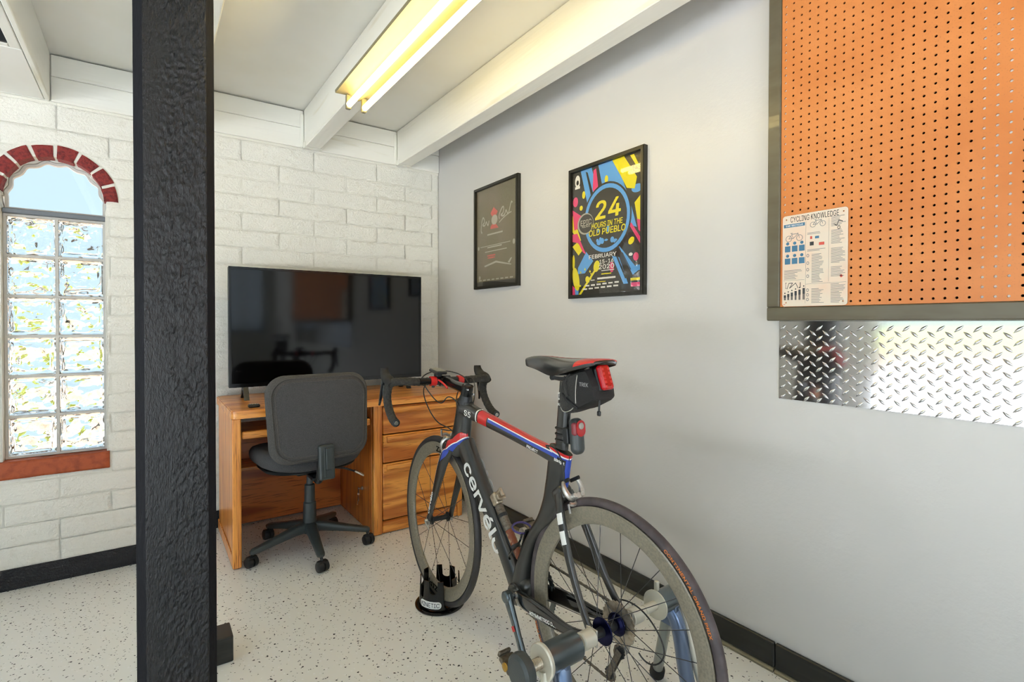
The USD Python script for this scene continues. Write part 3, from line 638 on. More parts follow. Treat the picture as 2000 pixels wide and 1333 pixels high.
for off_, rr in ((.0, .0035), (.016, .003)):
    pts = np.array(pan.buffer(off_).segmentize(.02).exterior.coords)[:-1]
    obj('piping', move(tube(np.c_[pts[:, 0], -.0405 + .0175 * (pts[:, 0] / .23) ** 2 + (.0045 if off_ else 0), pts[:, 1]], rr, 8, closed=True), BT), M['fabric_edge'], ch)
obj('back_bracket', [move(rbox((.072, .030, .16), .010, (.004, -.048, -.205)), BT), move(rbox((.030, .010, .10), .004, (.012, -.066, -.19)), BT), move(box(-.010, -.006, -.067, -.060, -.27, -.14, .001), BT)], M['grey_plastic'], ch)
obj('back_bar', [tube(spline([(CX - .02, CYc - .20, .418), (CX - .018, CYc - .255, .425), (CX - .016, CYc - .262, .47), (CX - .014, CYc - .262, .52)], 14), .018, 10)], M['black_plastic'], ch)

# ---------------------------------------------------------------- posters on the right wall
def on_wall(y, z, off=0): return np.array([XR - off, y, z])
EX, EY, EZ = np.array([0, -1., 0]), np.array([0, 0, 1.]), np.array([-1., 0, 0])
def poster(name, label, y0, y1, z0, z1, back):
    """y0 > y1: left and right edges as seen; returns thing, print function on (0..1, 0..1)"""
    t = thing(name, label, 'poster', (XR, (y0 + y1) / 2, z0))
    W, H, fw = y0 - y1, z1 - z0, .016
    fr_ = sg.box(0, 0, W, H).difference(sg.box(fw, fw, W - fw, H - fw))
    obj('frame', [prism(fr_, on_wall(y0, z0, .0005), EX, EY, EZ, .022), prism(fr_.intersection(sg.box(0, 0, W, H).buffer(-.003)), on_wall(y0, z0, .0225), EX, EY, EZ, .003)], M['frame_black'], t)
    w, h = W - 2 * fw - .001, H - 2 * fw - .001
    pr_ = obj('print', prism(sg.box(0, 0, w, h), on_wall(y0 - fw - .0005, z0 + fw + .0005, .004), EX, EY, EZ, .006), back, t)
    o0 = on_wall(y0 - fw - .0005, z0 + fw + .0005, .0101)
    obj('glazing', prism(sg.box(0, 0, w, h), o0 + EZ * .0045, EX, EY, EZ, .002), M['pane'], t)
    level = [0]
    def ink(nm, polys, m, aspect=True):
        level[0] += 1
        u = shapely.union_all([affinity.scale(p.buffer(0), w, h, origin=(0, 0)) for p in polys]).intersection(sg.box(.001, .001, w - .001, h - .001))
        if 'print' in nm or 'lettering' in nm: return obj(nm, prism(u, o0 + EZ * .00022 * level[0], EX, EY, EZ, .0002), M[m], pr_, smooth=False, kind='stuff')
        for g in getattr(u, 'geoms', [u]): q_ = obj(nm, prism(g, o0 + EZ * .00022 * level[0], EX, EY, EZ, .0002), M[m], pr_, smooth=False)
        return q_
    def word(nm, txt, cx, cyy, hh, ww, m, slant=0, rot=0):
        level[0] += 1
        cr, sr = math.cos(rot), math.sin(rot)
        return obj(nm, text(txt, hh * h, o0 + EX * cx * w + EY * cyy * h + EZ * .00022 * level[0], EX * cr + EY * sr, EY * cr - EX * sr, EZ, .0002, width=ww * w, slant=slant), M[m], pr_, smooth=False)
    return t, ink, word
PG = sg.Polygon
blob = lambda cx, cyy, rx, ry, rot=0: affinity.rotate(affinity.scale(sg.Point(cx, cyy).buffer(1, quad_segs=10), rx, ry), rot)
spl = lambda cx, cyy, r, n, s: shapely.union_all([blob(cx + r * random.uniform(-1, 1), cyy + r * .7 * random.uniform(-1, 1), r * s * random.uniform(.3, 1), r * s * .7 * random.uniform(.3, 1)) for _ in range(n)])
t2, ink, word = poster('framed_poster', 'bright yellow, blue and pink framed event poster reading 24', 1.921, 1.453, 1.273, 1.893, M['p_hazed_black'])
ink('blue_splash', [PG([(.13, 1), (.30, 1), (.36, .86), (.33, .70), (.26, .66)]), PG([(.40, 1), (.60, 1), (.74, .84), (.86, .62), (.93, .46), (.80, .50), (.70, .74), (.58, .74), (.47, .80)]),
                    PG([(.22, .34), (.33, .26), (.20, .17), (.09, .17), (.09, .22)]), PG([(.60, .28), (.70, .26), (.82, .06), (.76, .06)]), PG([(.68, .36), (.76, .30), (.95, .15), (.88, .12)]), blob(.50, .395, .05, .05), blob(.62, .405, .05, .04), blob(.40, .375, .05, .03), blob(.93, .74, .07, .03), blob(.95, .17, .05, .02), PG([(.05, 0), (.10, 0), (.10, .05), (.04, .06)])], 'p_blue')
ink('black_cut', [PG([(.21, .98), (.24, .97), (.33, .78), (.30, .76)]), PG([(.66, .27), (.69, .26), (.80, .10), (.78, .10)]), PG([(.73, .30), (.75, .29), (.86, .16), (.85, .16)])], 'p_hazed_black')
ink('yellow_splash', [PG([(.60, 1), (.76, 1), (.93, .82), (.90, .74), (.80, .76), (.72, .86)]), PG([(.84, .99), (.89, .99), (.97, .88), (.94, .88)]), PG([(0, .66), (.08, .54), (.14, .44), (.11, .43), (0, .52)]), PG([(.90, .64), (1, .70), (1, .50), (.95, .46)]), PG([(0, .40), (.10, .32), (.17, .36), (.08, .43)]), blob(.06, .13, .05, .10, 20), blob(.38, .215, .05, .04, 40), PG([(.10, 0), (.14, 0), (.42, .22), (.40, .23)]), blob(.24, .12, .03, .025), blob(.86, .37, .04, .025, 20), blob(.52, .87, .025, .03), blob(.47, .81, .03, .02), blob(.18, .80, .025, .03), blob(.14, .70, .025, .02), spl(.20, .14, .10, 9, .16), blob(0.02, .27, .02, .06), blob(.40, .375, .03, .03)], 'p_yellow')
ink('pink_splash', [PG([(.33, .97), (.37, .98), (.40, .84), (.37, .74), (.32, .82)]), PG([(0, .70), (.20, .61), (.32, .72), (.30, .78), (.22, .70), (.10, .54), (.03, .53)]), PG([(0, .50), (.08, .50), (.22, .32), (.17, .34), (.10, .42), (0, .44)]), PG([(.82, .50), (.86, .50), (1, .36), (1, .31)]), PG([(.93, .52), (1, .50), (1, .40), (.95, .44)]), blob(.92, .25, .035, .03), blob(.60, .195, .03, .04), sg.box(.86, .035, .98, .065), PG([(0, 0), (.05, 0), (.04, .06), (0, .08)]), blob(.05, .76, .04, .04)], 'p_pink')
ink('round_badge', [blob(.52, .575, .345, .275)], 'p_hazed_black')
ink('blue_ring', [blob(.52, .575, .325, .26).difference(blob(.52, .575, .285, .228))], 'p_blue')
ink('badge_splash', [spl(.52, .40, .16, 10, .24).intersection(blob(.52, .575, .28, .22))], 'p_blue')
ink('side_badge', [blob(.21, .565, .125, .085)], 'p_grey')
ink('side_badge_face', [blob(.22, .565, .11, .074)], 'p_hazed_black')
word('lettering', 'EPIC', .22, .575, .042, .17, 'p_grey'); word('lettering', 'RIDES', .22, .545, .018, .12, 'p_grey')
word('numeral', '24', .55, .645, .135, .36, 'p_yellow', .12)
word('lettering', 'HOURS IN THE', .53, .532, .040, .44, 'p_yellow', .1); word('lettering', 'OLD PUEBLO', .53, .478, .046, .52, 'p_yellow', .1)
word('lettering', 'FEBRUARY', .47, .292, .030, .40, 'p_white'); word('lettering', '15-16', .53, .245, .030, .20, 'p_white'); word('lettering', '2020', .53, .205, .034, .22, 'p_white')
ink('small_print', [sg.box(.46, .172, .64, .178), sg.box(.40, .110, .66, .124), sg.box(.30, .105, .36, .112)] + [sg.box(.22 + .085 * k, .062 + .002 * k, .28 + .085 * k, .074 + .002 * k) for k in range(6)] + [sg.box(.18 + .09 * k, .036 + .002 * k, .245 + .09 * k, .048 + .002 * k) for k in range(6)] + [blob(.09, .92, .04, .05).difference(blob(.09, .91, .02, .02)), sg.box(.05, .86, .13, .88), blob(.86, .27, .025, .012)], 'p_white')
ink('yellow_print', [sg.box(.46, .145, .60, .153), sg.box(.86, .078, .98, .098), sg.box(.40, .088, .52, .094)], 'p_yellow')

t1, ink, word = poster('framed_poster', 'brown framed poster nearest the corner of the room, glass reflection painted into its black', 2.813, 2.345, 1.364, 1.985, M['p_haze_brown'])
ink('red_emblem', [PG([(.36, .735), (.44, .79), (.54, .735), (.50, .70), (.40, .70)]), PG([(.36, .60), (.44, .64), (.52, .60), (.56, .57), (.36, .575)]), sg.box(.28, .30, .48, .315), blob(.38, .285, .1, .008)], 'p_red')
def script(pts, wd): return sg.LineString(spline([(*p, 0) for p in pts], 50)[:, :2]).buffer(wd)
ink('script_lettering', [script([(.14, .56), (.13, .66), (.18, .71), (.20, .66), (.16, .64), (.22, .63), (.25, .66), (.28, .63), (.32, .66)], .008), script([(.58, .66), (.62, .74), (.68, .76), (.66, .70), (.62, .69), (.70, .68), (.74, .72), (.78, .68), (.82, .72), (.88, .78)], .008), script([(.58, .62), (.70, .66), (.86, .69)], .005)], 'p_grey')
ink('white_print', [blob(.46, .66, .075, .05), sg.box(.28, .515, .66, .530), sg.box(.10, .405, .84, .412), sg.box(.28, .385, .64, .398), sg.box(.22, .345, .76, .354), blob(.05, .40, .022, .02), blob(.92, .40, .028, .025), PG([(.20, .21), (.50, .245), (.86, .19), (.86, .18), (.50, .225), (.22, .195)]), PG([(.78, .21), (.85, .25), (.88, .25), (.82, .20)])] + [sg.box(.06 + .11 * k, .055, .13 + .11 * k, .068) for k in range(8)] + [blob(.08, .09, .025, .02)], 'p_grey')
ink('dark_foot', [sg.box(0, .0, 1, .045)], 'p_hazed_black')

# ---------------------------------------------------------------- pegboard with its frame
pb = thing('pegboard', 'orange brown perforated hardboard panel in an olive frame', 'pegboard', (XR, -.3, 1.16))
BY0, BY1, BZ0, BZ1 = .881, -1.50, 1.206, 2.38
PIT = .0242; PR = .0035
ny, nzc = int((BY0 - BY1) / PIT), int((BZ1 - BZ0) / PIT)
xo, xi = XR - .030, XR - .0255
oct8 = np.array([(1, 0), (1, 1), (0, 1), (-1, 1), (-1, 0), (-1, -1), (0, -1), (1, -1)], float)
ang8 = np.arctan2(oct8[:, 1], oct8[:, 0]); hol8 = np.stack([np.cos(ang8), np.sin(ang8)], 1) * PR
gy, gz = np.meshgrid(np.arange(ny), np.arange(nzc), indexing='ij'); gy, gz = gy.ravel(), gz.ravel()
cyy = BY0 - .5 * PIT - gy * PIT; czz = BZ0 + .5 * PIT + gz * PIT
def lay(off, x): return np.stack([np.full((len(gy), 8), x), cyy[:, None] + off[:, 0], czz[:, None] + off[:, 1]], -1)
Vb = np.concatenate([lay(oct8 * PIT / 2, xo), lay(hol8, xo), lay(hol8, xi)], 1).reshape(-1, 3)
tri = []
for k in range(8):
    k1 = (k + 1) % 8
    tri += [(k, k1, 8 + k1), (k, 8 + k1, 8 + k), (8 + k, 8 + k1, 16 + k1), (8 + k, 16 + k1, 16 + k)]
tri = np.array(tri)[:, ::-1]
Fb = (np.arange(len(gy))[:, None, None] * 24 + tri).reshape(-1, 3)
mb = trimesh.Trimesh(Vb, Fb, process=False); mb.merge_vertices(digits_vertex=6)
if mb.face_normals[0][0] > 0: mb.invert()
ye, ze = BY0 - ny * PIT, BZ0 + nzc * PIT
obj('perforated_board', mb, M['hardboard'], pb, smooth=20)
obj('shade_sheet', box(XR - .003, XR - .0005, BY1, BY0, BZ0, BZ1, .0005), M['hole_shade'], pb)  # dark sheet added over the white wall for the shade behind the holes
for y0, y1 in ((.325, .397), (.862, .8808)):
    obj('furring_strip', box(XR - .0252, XR - .0035, y0, y1, BZ0 + .002, BZ1 - .002, .001), M['peg_strip'], pb)
obj('furring_strip', box(XR - .0252, XR - .0035, -.12, -.05, BZ0 + .002, BZ1 - .002, .001), M['peg_strip'], pb)
FO = .042
obj('frame_rail', box(XR - .036, XR - .0005, BY1 - FO, BY0 + FO, BZ0 - FO - .002, BZ0 - .001, .003), M['peg_frame'], pb)
obj('frame_rail', box(XR - .036, XR - .0005, BY1 - FO, BY0 + FO, BZ1 + .001, BZ1 + FO, .003), M['peg_frame'], pb)
obj('frame_stile', box(XR - .036, XR - .0005, BY0 + .001, BY0 + FO, BZ0 - .0005, BZ1 + .0005, .003), M['peg_frame'], pb)
obj('frame_stile', box(XR - .036, XR - .0005, BY1 - FO, BY1 - .001, BZ0 - .0005, BZ1 + .0005, .003), M['peg_frame'], pb)

# tread plate under it
tp = thing('tread_plate', 'polished aluminium tread plate on the wall below the pegboard', 'metal sheet', (XR, 0, .9))
TPY0, TPY1, TPZ0, TPZ1 = .898, -1.5, .907, 1.1605
obj('sheet', box(XR - .004, XR - .0005, TPY1, TPY0, TPZ0, TPZ1, .0008), M['alu'], tp)
dia = []
u = np.linspace(0, np.pi, 7)
def lozenge(y, z, rot):
    L_, W_, H_ = .0138, .0044, .0024
    s_ = np.linspace(-1, 1, 7); wv = W_ * (1 - np.abs(s_) ** 1.6)
    ring_ = []
    for a, b in zip(s_, wv):
        b = max(b, .0001); hh = H_ * (1 - abs(a) ** 2.2) + .00005
        ring_.append([(a * L_, -b, 0), (a * L_, -b * .45, hh), (a * L_, b * .45, hh), (a * L_, b, 0)])
    R_ = np.array(ring_); c, s = math.cos(rot), math.sin(rot)
    yy, zz = R_[..., 0] * c - R_[..., 1] * s, R_[..., 0] * s + R_[..., 1] * c
    P = np.stack([XR - .0038 - R_[..., 2], y - yy, z + zz], -1)
    return rings(P, True)
PU, PV = .0375, .032
for a in range(int((TPY0 + .3) / PU) + 1):
    for b in range(int((TPZ1 - TPZ0) / PV) + 1):
        for h_ in (0, 1):
            y, z = TPY0 - .013 - (a + .5 * h_) * PU, TPZ0 + .008 + (b + .5 * h_) * PV
            if z < TPZ1 - .009: dia.append(lozenge(y, z, -.72 if h_ else .72))
obj('raised_tread', dia, M['alu'], tp, kind='stuff', smooth=50)

# cycling sign leaning on the frame rail, in front of the pegboard
SY0, SY1, SZ0, SZ1 = .872, .682, 1.2070, 1.494
sgn = thing('tin_sign', 'cream tin sign with bicycle facts reading CYCLING KNOWLEDGE', 'sign', (XR - .034, (SY0 + SY1) / 2, SZ0))
SW, SH = SY0 - SY1, SZ1 - SZ0
so = np.array([XR - .0335, SY0, SZ0])
plate2d = affinity.translate(rrect(SW, SH, .009, 6), SW / 2, SH / 2)
for hx, hz in ((.012, SH - .012), (SW - .012, SH - .012), (SW - .012, .012), (.012, .012)): plate2d = plate2d.difference(sg.Point(hx, hz).buffer(.0022))
pl = obj('plate', prism(plate2d, so, EX, EY, EZ, .0012), M['tin'], sgn)
P0 = so + EZ * .00125
def sink(nm, polys, m): return obj(nm, prism(shapely.union_all([affinity.scale(p.buffer(0), SW, SH, origin=(0, 0)) for p in polys]), P0, EX, EY, EZ, .00025), M[m], pl, smooth=False, kind='stuff')
obj('lettering', text('CYCLING KNOWLEDGE', .0165, P0 + EX * SW * .5 + EY * SH * .952, EX, EY, EZ, .0003, width=SW * .74, bold=False), M['ink'], pl, smooth=False)
sink('blue_print', [sg.box(.02, .87, .36, .905)] + [sg.box(.04 + .115 * (k % 3), .60 - .135 * (k // 3), .13 + .115 * (k % 3), .665 - .135 * (k // 3)) for k in range(6)] + [blob(.085 + .115 * (k % 3), .692 - .135 * (k // 3), .026, .017) for k in range(6)] + [sg.box(.52, .715, .58, .74)], 'ink_blue')
obj('lettering', text('THE BICYCLE', .005, P0 + EX * SW * .19 + EY * SH * .887 + EZ * .0003, EX, EY, EZ, .0002, width=SW * .28), M['white'], pl, smooth=False)
def bike2d(cx, cyy, s, lw=.0045):
    rr = lambda x: affinity.scale(sg.Point(cx + x, cyy).buffer(1, quad_segs=8).boundary.buffer(.10), s * .34, s * .34 * SW / SH)
    c = SW / SH
    ln = sg.MultiLineString([[(cx - .62 * s, cyy), (cx - .1 * s, cyy)], [(cx - .62 * s, cyy), (cx - .25 * s, cyy + .5 * s * c)], [(cx - .1 * s, cyy), (cx - .3 * s, cyy + .6 * s * c)], [(cx - .1 * s, cyy), (cx + .42 * s, cyy + .48 * s * c)], [(cx - .25 * s, cyy + .5 * s * c), (cx + .42 * s, cyy + .52 * s * c)], [(cx + .62 * s, cyy), (cx + .42 * s, cyy + .6 * s * c)], [(cx - .4 * s, cyy + .62 * s * c), (cx - .2 * s, cyy + .62 * s * c)]]).buffer(lw * .8)
    return [rr(-.62 * s), rr(.62 * s), ln]
sink('bicycle_drawing', bike2d(.19, .745, .14) + bike2d(.56, .865, .12), 'ink_soft')
sink('line_drawing', [sg.LineString([(.80, .84), (.84, .82), (.87, .875), (.92, .86)]).buffer(.004), blob(.87, .80, .02, .014).boundary.buffer(.003), sg.LineString([(.08, .195), (.11, .255), (.17, .255), (.12, .20), (.22, .255), (.26, .20)]).buffer(.0035), sg.LineString([(.07, .26), (.055, .26), (.055, .20), (.07, .20)]).buffer(.0025), sg.box(.29, .20, .30, .26)], 'ink')
sink('red_print', [sg.box(.445, .715, .475, .745), sg.box(.58, .64, .66, .67), blob(.91, .30, .018, .015), sg.box(.02, .02, .05, .026)], 'p_red')
fig = []
for k in range(6):
    s = .055 + .014 * k; x = .045 + .055 * k + .0012 * k * k
    fig += [sg.box(x - .014, .07, x - .002, .07 + s * .55), sg.box(x + .002, .07, x + .014, .07 + s * .55), sg.box(x - .018, .07 + s * .5, x + .018, .07 + s * 1.0), blob(x, .07 + s * 1.0 + .022, .010, .0075)]
sink('silhouettes', fig + [sg.box(.44, .645, .50, .685)], 'ink')
lines = []
r_ = random.Random(4)
for x0, x1, z0, z1 in ((.03, .33, .30, .40), (.47, .66, .25, .56), (.76, .97, .44, .60), (.76, .97, .64, .78), (.47, .66, .03, .19), (.76, .97, .03, .22), (.40, .68, .585, .60), (.76, .97, .30, .40), (.76, .97, .82, .92), (.40, .68, .765, .79)):
    z = z0
    while z < z1:
        lines.append(sg.box(x0, z, x0 + (x1 - x0) * r_.uniform(.55, 1), z + .0055)); z += .0135
lines += [sg.box(.375, .03, .378, .91), sg.box(.725, .25, .728, .91), sg.box(.02, .285, .36, .288), sg.box(.38, .235, .98, .238)]
lines += [blob(.41, z, .018, .014).boundary.buffer(.004) for z in (.46, .39, .32, .54, .17, .12, .07)]
sink('small_print', lines, 'ink_soft')


# ---------------------------------------------------------------- the bicycle: u forward, v to the left, w up from the rear hub
BH = math.radians(-1.6)
BO = np.array([1.012, .978, .342])
BF, BL = np.array([math.sin(BH), math.cos(BH), 0]), np.array([-math.cos(BH), math.sin(BH), 0])
BM = np.eye(4); BM[:3, 0], BM[:3, 1], BM[:3, 2], BM[:3, 3] = BF, BL, (0, 0, 1), BO
SA, SD = np.array([.742, 0, .515]), np.array([.292, 0, -.956]) / np.hypot(.292, .956)
STEER = trimesh.transformations.rotation_matrix(math.radians(3.8), SD, SA)
T_ = trimesh.transformations.translation_matrix
R__ = trimesh.transformations.rotation_matrix
bike = thing('bicycle', 'black carbon road bicycle with red, white and blue stripes held in a trainer', 'bicycle', BO - [0, 0, .342])
def bob(name, mesh, m, parent=None, steer=False, **k):
    if isinstance(mesh, list): mesh = cat_(mesh)
    return obj(name, move(mesh, BM @ STEER if steer else BM), m, parent or bike, **k)

def aero(path, a, b, n=28, e=2.6, ang=None, off=0, cap=True):
    """tube along path (u, v, w) of half depth a in the frame's plane and half width b across it, superelliptic"""
    P = np.asarray(path, float); a, b = np.broadcast_to(a, len(P)) + off, np.broadcast_to(b, len(P)) + off
    T = np.gradient(P, axis=0); T[:, 1] *= .3; T /= np.linalg.norm(T, axis=1, keepdims=True)
    th = np.linspace(0, 2 * np.pi, n + 1)[:-1] if ang is None else np.linspace(*ang, n)
    c, s = np.cos(th), np.sin(th); cc, ss = np.sign(c) * np.abs(c) ** (2 / e), np.sign(s) * np.abs(s) ** (2 / e)
    R_ = []
    for p, t, x, y in zip(P, T, a, b):
        N = np.cross([0, 1., 0], t); N /= np.linalg.norm(N)          # in the plane; along +u it points up (w)
        N = -N if N[2] < 0 else N
        R_.append(p + np.outer(cc * x, N) + np.outer(ss * y, [0, 1., 0]))
    R_ = np.array(R_)
    if ang is None: return rings(R_, cap)
    k, m = R_.shape[:2]; V = R_.reshape(-1, 3)
    i, j = np.meshgrid(np.arange(k - 1), np.arange(m - 1), indexing='ij'); i, j = i.ravel(), j.ravel()
    q = np.stack([i * m + j, i * m + j + 1, (i + 1) * m + j + 1, (i + 1) * m + j], 1)
    f = np.vstack([q[:, [0, 1, 2]], q[:, [0, 2, 3]]])
    sh = trimesh.Trimesh(V, f, process=False)
    # outward: away from the path
    if (sh.face_normals * (sh.triangles_center - P[np.minimum(f[:, 0] // m, k - 1)])).sum() < 0: sh.invert()
    return sh
def sp(pts, n=24): return spline(pts, n)
def resample(vals, n=24):
    v = np.asarray(vals, float); return np.interp(np.linspace(0, 1, n), np.linspace(0, 1, len(v)), v)

DT = sp([(.742, 0, .352), (.60, 0, .187), (.485, 0, .058), (.405, 0, -.040)])
TT = sp([(.752, 0, .486), (.62, 0, .4695), (.48, 0, .4495), (.33, 0, .427), (.20, 0, .407)])
HT = sp([(.745, 0, .516), (.754, 0, .46), (.766, 0, .40), (.778, 0, .352)])
ST = sp([(.201, 0, .436), (.211, 0, .385), (.219, 0, .335), (.240, 0, .262), (.278, 0, .20), (.318, 0, .15), (.352, 0, .085), (.374, 0, .02), (.385, 0, -.055)], 32)
STa = resample([.045, .044, .043, .034, .022, .018, .022, .028, .034], 32)
TTa, TTb = resample([.029, .024, .021, .020, .024]), resample([.024, .021, .019, .018, .017])
frame_parts = [aero(HT, resample([.040, .042, .047, .052]), resample([.022, .022, .024, .027])),
               aero(DT, resample([.046, .034, .033, .036]), resample([.027, .026, .027, .032])),
               aero(TT, TTa, TTb), aero(ST, STa, resample([.016, .016, .017, .02, .02, .02, .024, .03, .036], 32)),
               cyl((.38, -.043, -.06), (.38, .043, -.06), .034, n=28, c=.004), rbox((.10, .06, .06), .022, (.375, 0, -.035))]
fr_ = bob('frame', frame_parts, M['carbon'])
for s in (1, -1):
    bob('chainstay', aero(sp([(.375, .030 * s, -.068), (.29, .050 * s, -.050), (.20, .058 * s, -.042), (.09, .064 * s, -.032), (.008, .068 * s, -.002)]), resample([.026, .026, .024, .014, .012]), resample([.012, .011, .010, .008, .006]), n=18), M['carbon_gloss'])
    bob('seatstay', aero(sp([(.190, .020 * s, .312), (.150, .040 * s, .235), (.09, .054 * s, .115), (.012, .067 * s, .004)]), resample([.016, .014, .012, .012]), resample([.008, .008, .0075, .006]), n=18), M['carbon'])
    if s > 0:
        sst = sp([(.190, .020, .312), (.150, .040, .235), (.09, .054, .115), (.012, .067, .004)], 60); ssa, ssb = resample([.016, .014, .012, .012], 60), resample([.008, .008, .0075, .006], 60)
        for i0, i1 in ((9, 15), (17, 24)): bob('stay_label', aero(sst[i0:i1], ssa[i0:i1], ssb[i0:i1], n=8, ang=(.75, 2.3), off=.0008), M['white'], fr_)
    bob('dropout', [rbox((.040, .006, .045), .0029, (.004, .069 * s, -.002))], M['alloy'])
bob('seat_cluster', [rbox((.05, .05, .055), .016, (.193, 0, .305), (.6, 0, .8), (0, 1, 0), (-.8, 0, .6))], M['carbon'], fr_)

def shell(name, path, a, b, i0, i1, ang, m, off=.0007, n=8, parent=None, steer=False):
    return bob(name, aero(path[i0:i1], a[i0:i1], b[i0:i1], n=n, ang=ang, off=off, cap=False), m, parent or fr_, steer=steer)
# fine resampled top tube for the stripes
TT2 = sp([(.752, 0, .486), (.62, 0, .4695), (.48, 0, .4495), (.33, 0, .427), (.20, 0, .407)], 80); TTa2, TTb2 = resample(TTa, 80), resample(TTb, 80)
for s, c in ((1, 1), (-1, -1)):
    shell('red_stripe', TT2, TTa2, TTb2, 18, 27, (0.02 * s, 2.3 * s), M['red'], .0006)
    shell('red_stripe', TT2, TTa2, TTb2, 26, 72, (0.0 * s, .86 * s), M['red'], .0006)
    shell('white_stripe', TT2, TTa2, TTb2, 27, 80, (.86 * s, 1.06 * s), M['white'], .0008)
    shell('blue_stripe', TT2, TTa2, TTb2, 27, 80, (1.06 * s, 1.50 * s), M['blue'], .0006)
    shell('white_stripe', TT2, TTa2, TTb2, 16, 18, (0.02 * s, 2.3 * s), M['white'], .0006)
# blue edge down the back of the seat tube, stripe round its top
ST2 = sp([(.201, 0, .436), (.211, 0, .385), (.219, 0, .335), (.240, 0, .262)], 40); STa2 = resample([.045, .044, .043, .034], 40); STb2 = resample([.016, .016, .017, .02], 40)
for s in (1, -1):
    shell('blue_stripe', ST2, STa2, STb2, 4, 34, (math.pi, math.pi - .62 * s), M['blue'], .0006)
    shell('blue_stripe', ST2, STa2, STb2, 3, 5, (0, math.pi * s), M['blue'], .0009); shell('white_stripe', ST2, STa2, STb2, 2, 4, (0, math.pi * s), M['white'], .0009); shell('red_stripe', ST2, STa2, STb2, 0, 3, (0, math.pi * s), M['red'], .0009)

def letters(name, t, c, d, h, w, half, m, parent=None, side=1, steer=False, slant=0, bold=True):
    """flat lettering on the left (or right) flank: centre c (u, w), reading direction d, height h, width w, at lateral distance half"""
    d = np.array([d[0], 0, d[1]]); d /= np.linalg.norm(d); up = np.cross([0, -1. * side, 0], d)
    up = np.array([-d[2], 0, d[0]]) if side > 0 else np.array([d[2], 0, -d[0]])
    # seen from the left (+v), right-hand reading runs towards -u for increasing x
    return bob(name, text(t, h, np.array([c[0], half * side, c[1]]), d, -up if side > 0 else up, [0, side, 0], .0006, width=w, bold=bold, slant=slant), m, parent or fr_, steer=steer, smooth=False)
# 'cervelo' reads down the down tube
dd = np.array([.455, -.043]) - np.array([.70, .300])
word_ = 'cervélo'
letters('lettering', word_, (.585, .167), (-.245, -.29), .056, .335, .0268, M['white'])
letters('lettering', word_, (.585, .167), (.245, .29), .056, .335, .0268, M['white'], side=-1)
letters('model_badge', 'S5', (.690, .476), (-1, -.15), .020, .045, .0236, M['white'])
letters('lettering', 'PROJECT', (.315, .418), (-1, -.15), .0085, .055, .0186, M['white'])
letters('lettering', 'BBright', (.19, .405), (-1, -.1), .008, .045, .0172, M['white'])
letters('lettering', 'ASYMMETRIC DESIGN', (.19, -.048), (-1, .12), .010, .15, .0690, M['white'])

# seat post, saddle
SPp = sp([(.178, 0, .640), (.188, 0, .55), (.198, 0, .44)], 16)
spo = bob('seat_post', aero(SPp, .0225, .0135), M['carbon'])
bob('sticker', [rbox((.036, .0008, .022), .00038, (.1815, .0142, .598), (1, 0, -.1), (0, 1, 0), (.1, 0, 1))], M['white'], spo)
letters('lettering', 'ENVE', (.1815, .598), (-1, .1), .011, .030, .0148, M['ink'], spo)
letters('lettering', 'SUPER', (.187, .573), (-1, .1), .007, .030, .0138, M['white'], spo)
bob('seat_clamp', [rbox((.06, .046, .022), .008, (.186, 0, .652), (1, 0, .05), (0, 1, 0), (-.05, 0, 1)), cyl((.222, -.012, .650), (.222, .022, .650), .009, n=16, c=.002), cyl((.160, -.02, .652), (.160, .026, .652), .007, n=16, c=.002)], M['black_plastic'])
for s in (1, -1):
    bob('saddle_rail', tube(sp([(.060, .028 * s, .690), (.11, .024 * s, .668), (.16, .021 * s, .659), (.22, .020 * s, .659), (.265, .016 * s, .672), (.295, .010 * s, .694)], 20), .0035, 8), M['alloy'])
SEC = np.array([(.360, .004, .6995, .004, .003), (.356, .014, .701, .010, .010), (.335, .020, .7055, .020, .012), (.30, .023, .709, .028, .012), (.25, .030, .710, .038, .012), (.20, .045, .709, .042, .010), (.15, .060, .7095, .036, .008), (.10, .069, .7115, .026, .008), (.06, .069, .713, .017, .008), (.036, .058, .7125, .010, .008), (.028, .042, .710, .006, .005)])
SEC = spline(SEC, 36)
def saddle_shell(i0, i1, t0, t1, off=0, closed=True):
    R_ = []
    for u_, hw, tp_, dr, th in SEC[i0:i1]:
        s_ = np.linspace(t0, t1, 17)
        top = np.stack([np.full(17, u_), hw * np.sin(s_ * math.pi / 2) * (1 + off * 12), tp_ - dr * np.abs(s_) ** 2.4 + off], 1)
        if closed:
            bot = np.stack([np.full(17, u_), hw * .93 * np.sin(s_[::-1] * math.pi / 2), tp_ - dr * np.abs(s_[::-1]) ** 2.4 - th], 1)
            R_.append(np.vstack([top, bot]))
        else: R_.append(top)
    R_ = np.array(R_)
    if closed: return rings(R_)
    k, m = R_.shape[:2]; i, j = np.meshgrid(np.arange(k - 1), np.arange(m - 1), indexing='ij'); i, j = i.ravel(), j.ravel()
    q = np.stack([i * m + j, i * m + j + 1, (i + 1) * m + j + 1, (i + 1) * m + j], 1)
    sh = trimesh.Trimesh(R_.reshape(-1, 3), np.vstack([q[:, [0, 1, 2]], q[:, [0, 2, 3]]]), process=False)
    if sh.face_normals[:, 2].sum() < 0: sh.invert()
    return sh
sad = bob('saddle', saddle_shell(0, 36, -1, 1), M['carbon'])
i10 = int(np.argmax(SEC[:, 0] < .085))
bob('red_rear_panel', saddle_shell(i10, 36, -1, 1, .0008, False), M['red'], sad)
bob('red_top_stripe', saddle_shell(6, i10 + 1, -.10, .10, .0008, False), M['red'], sad)

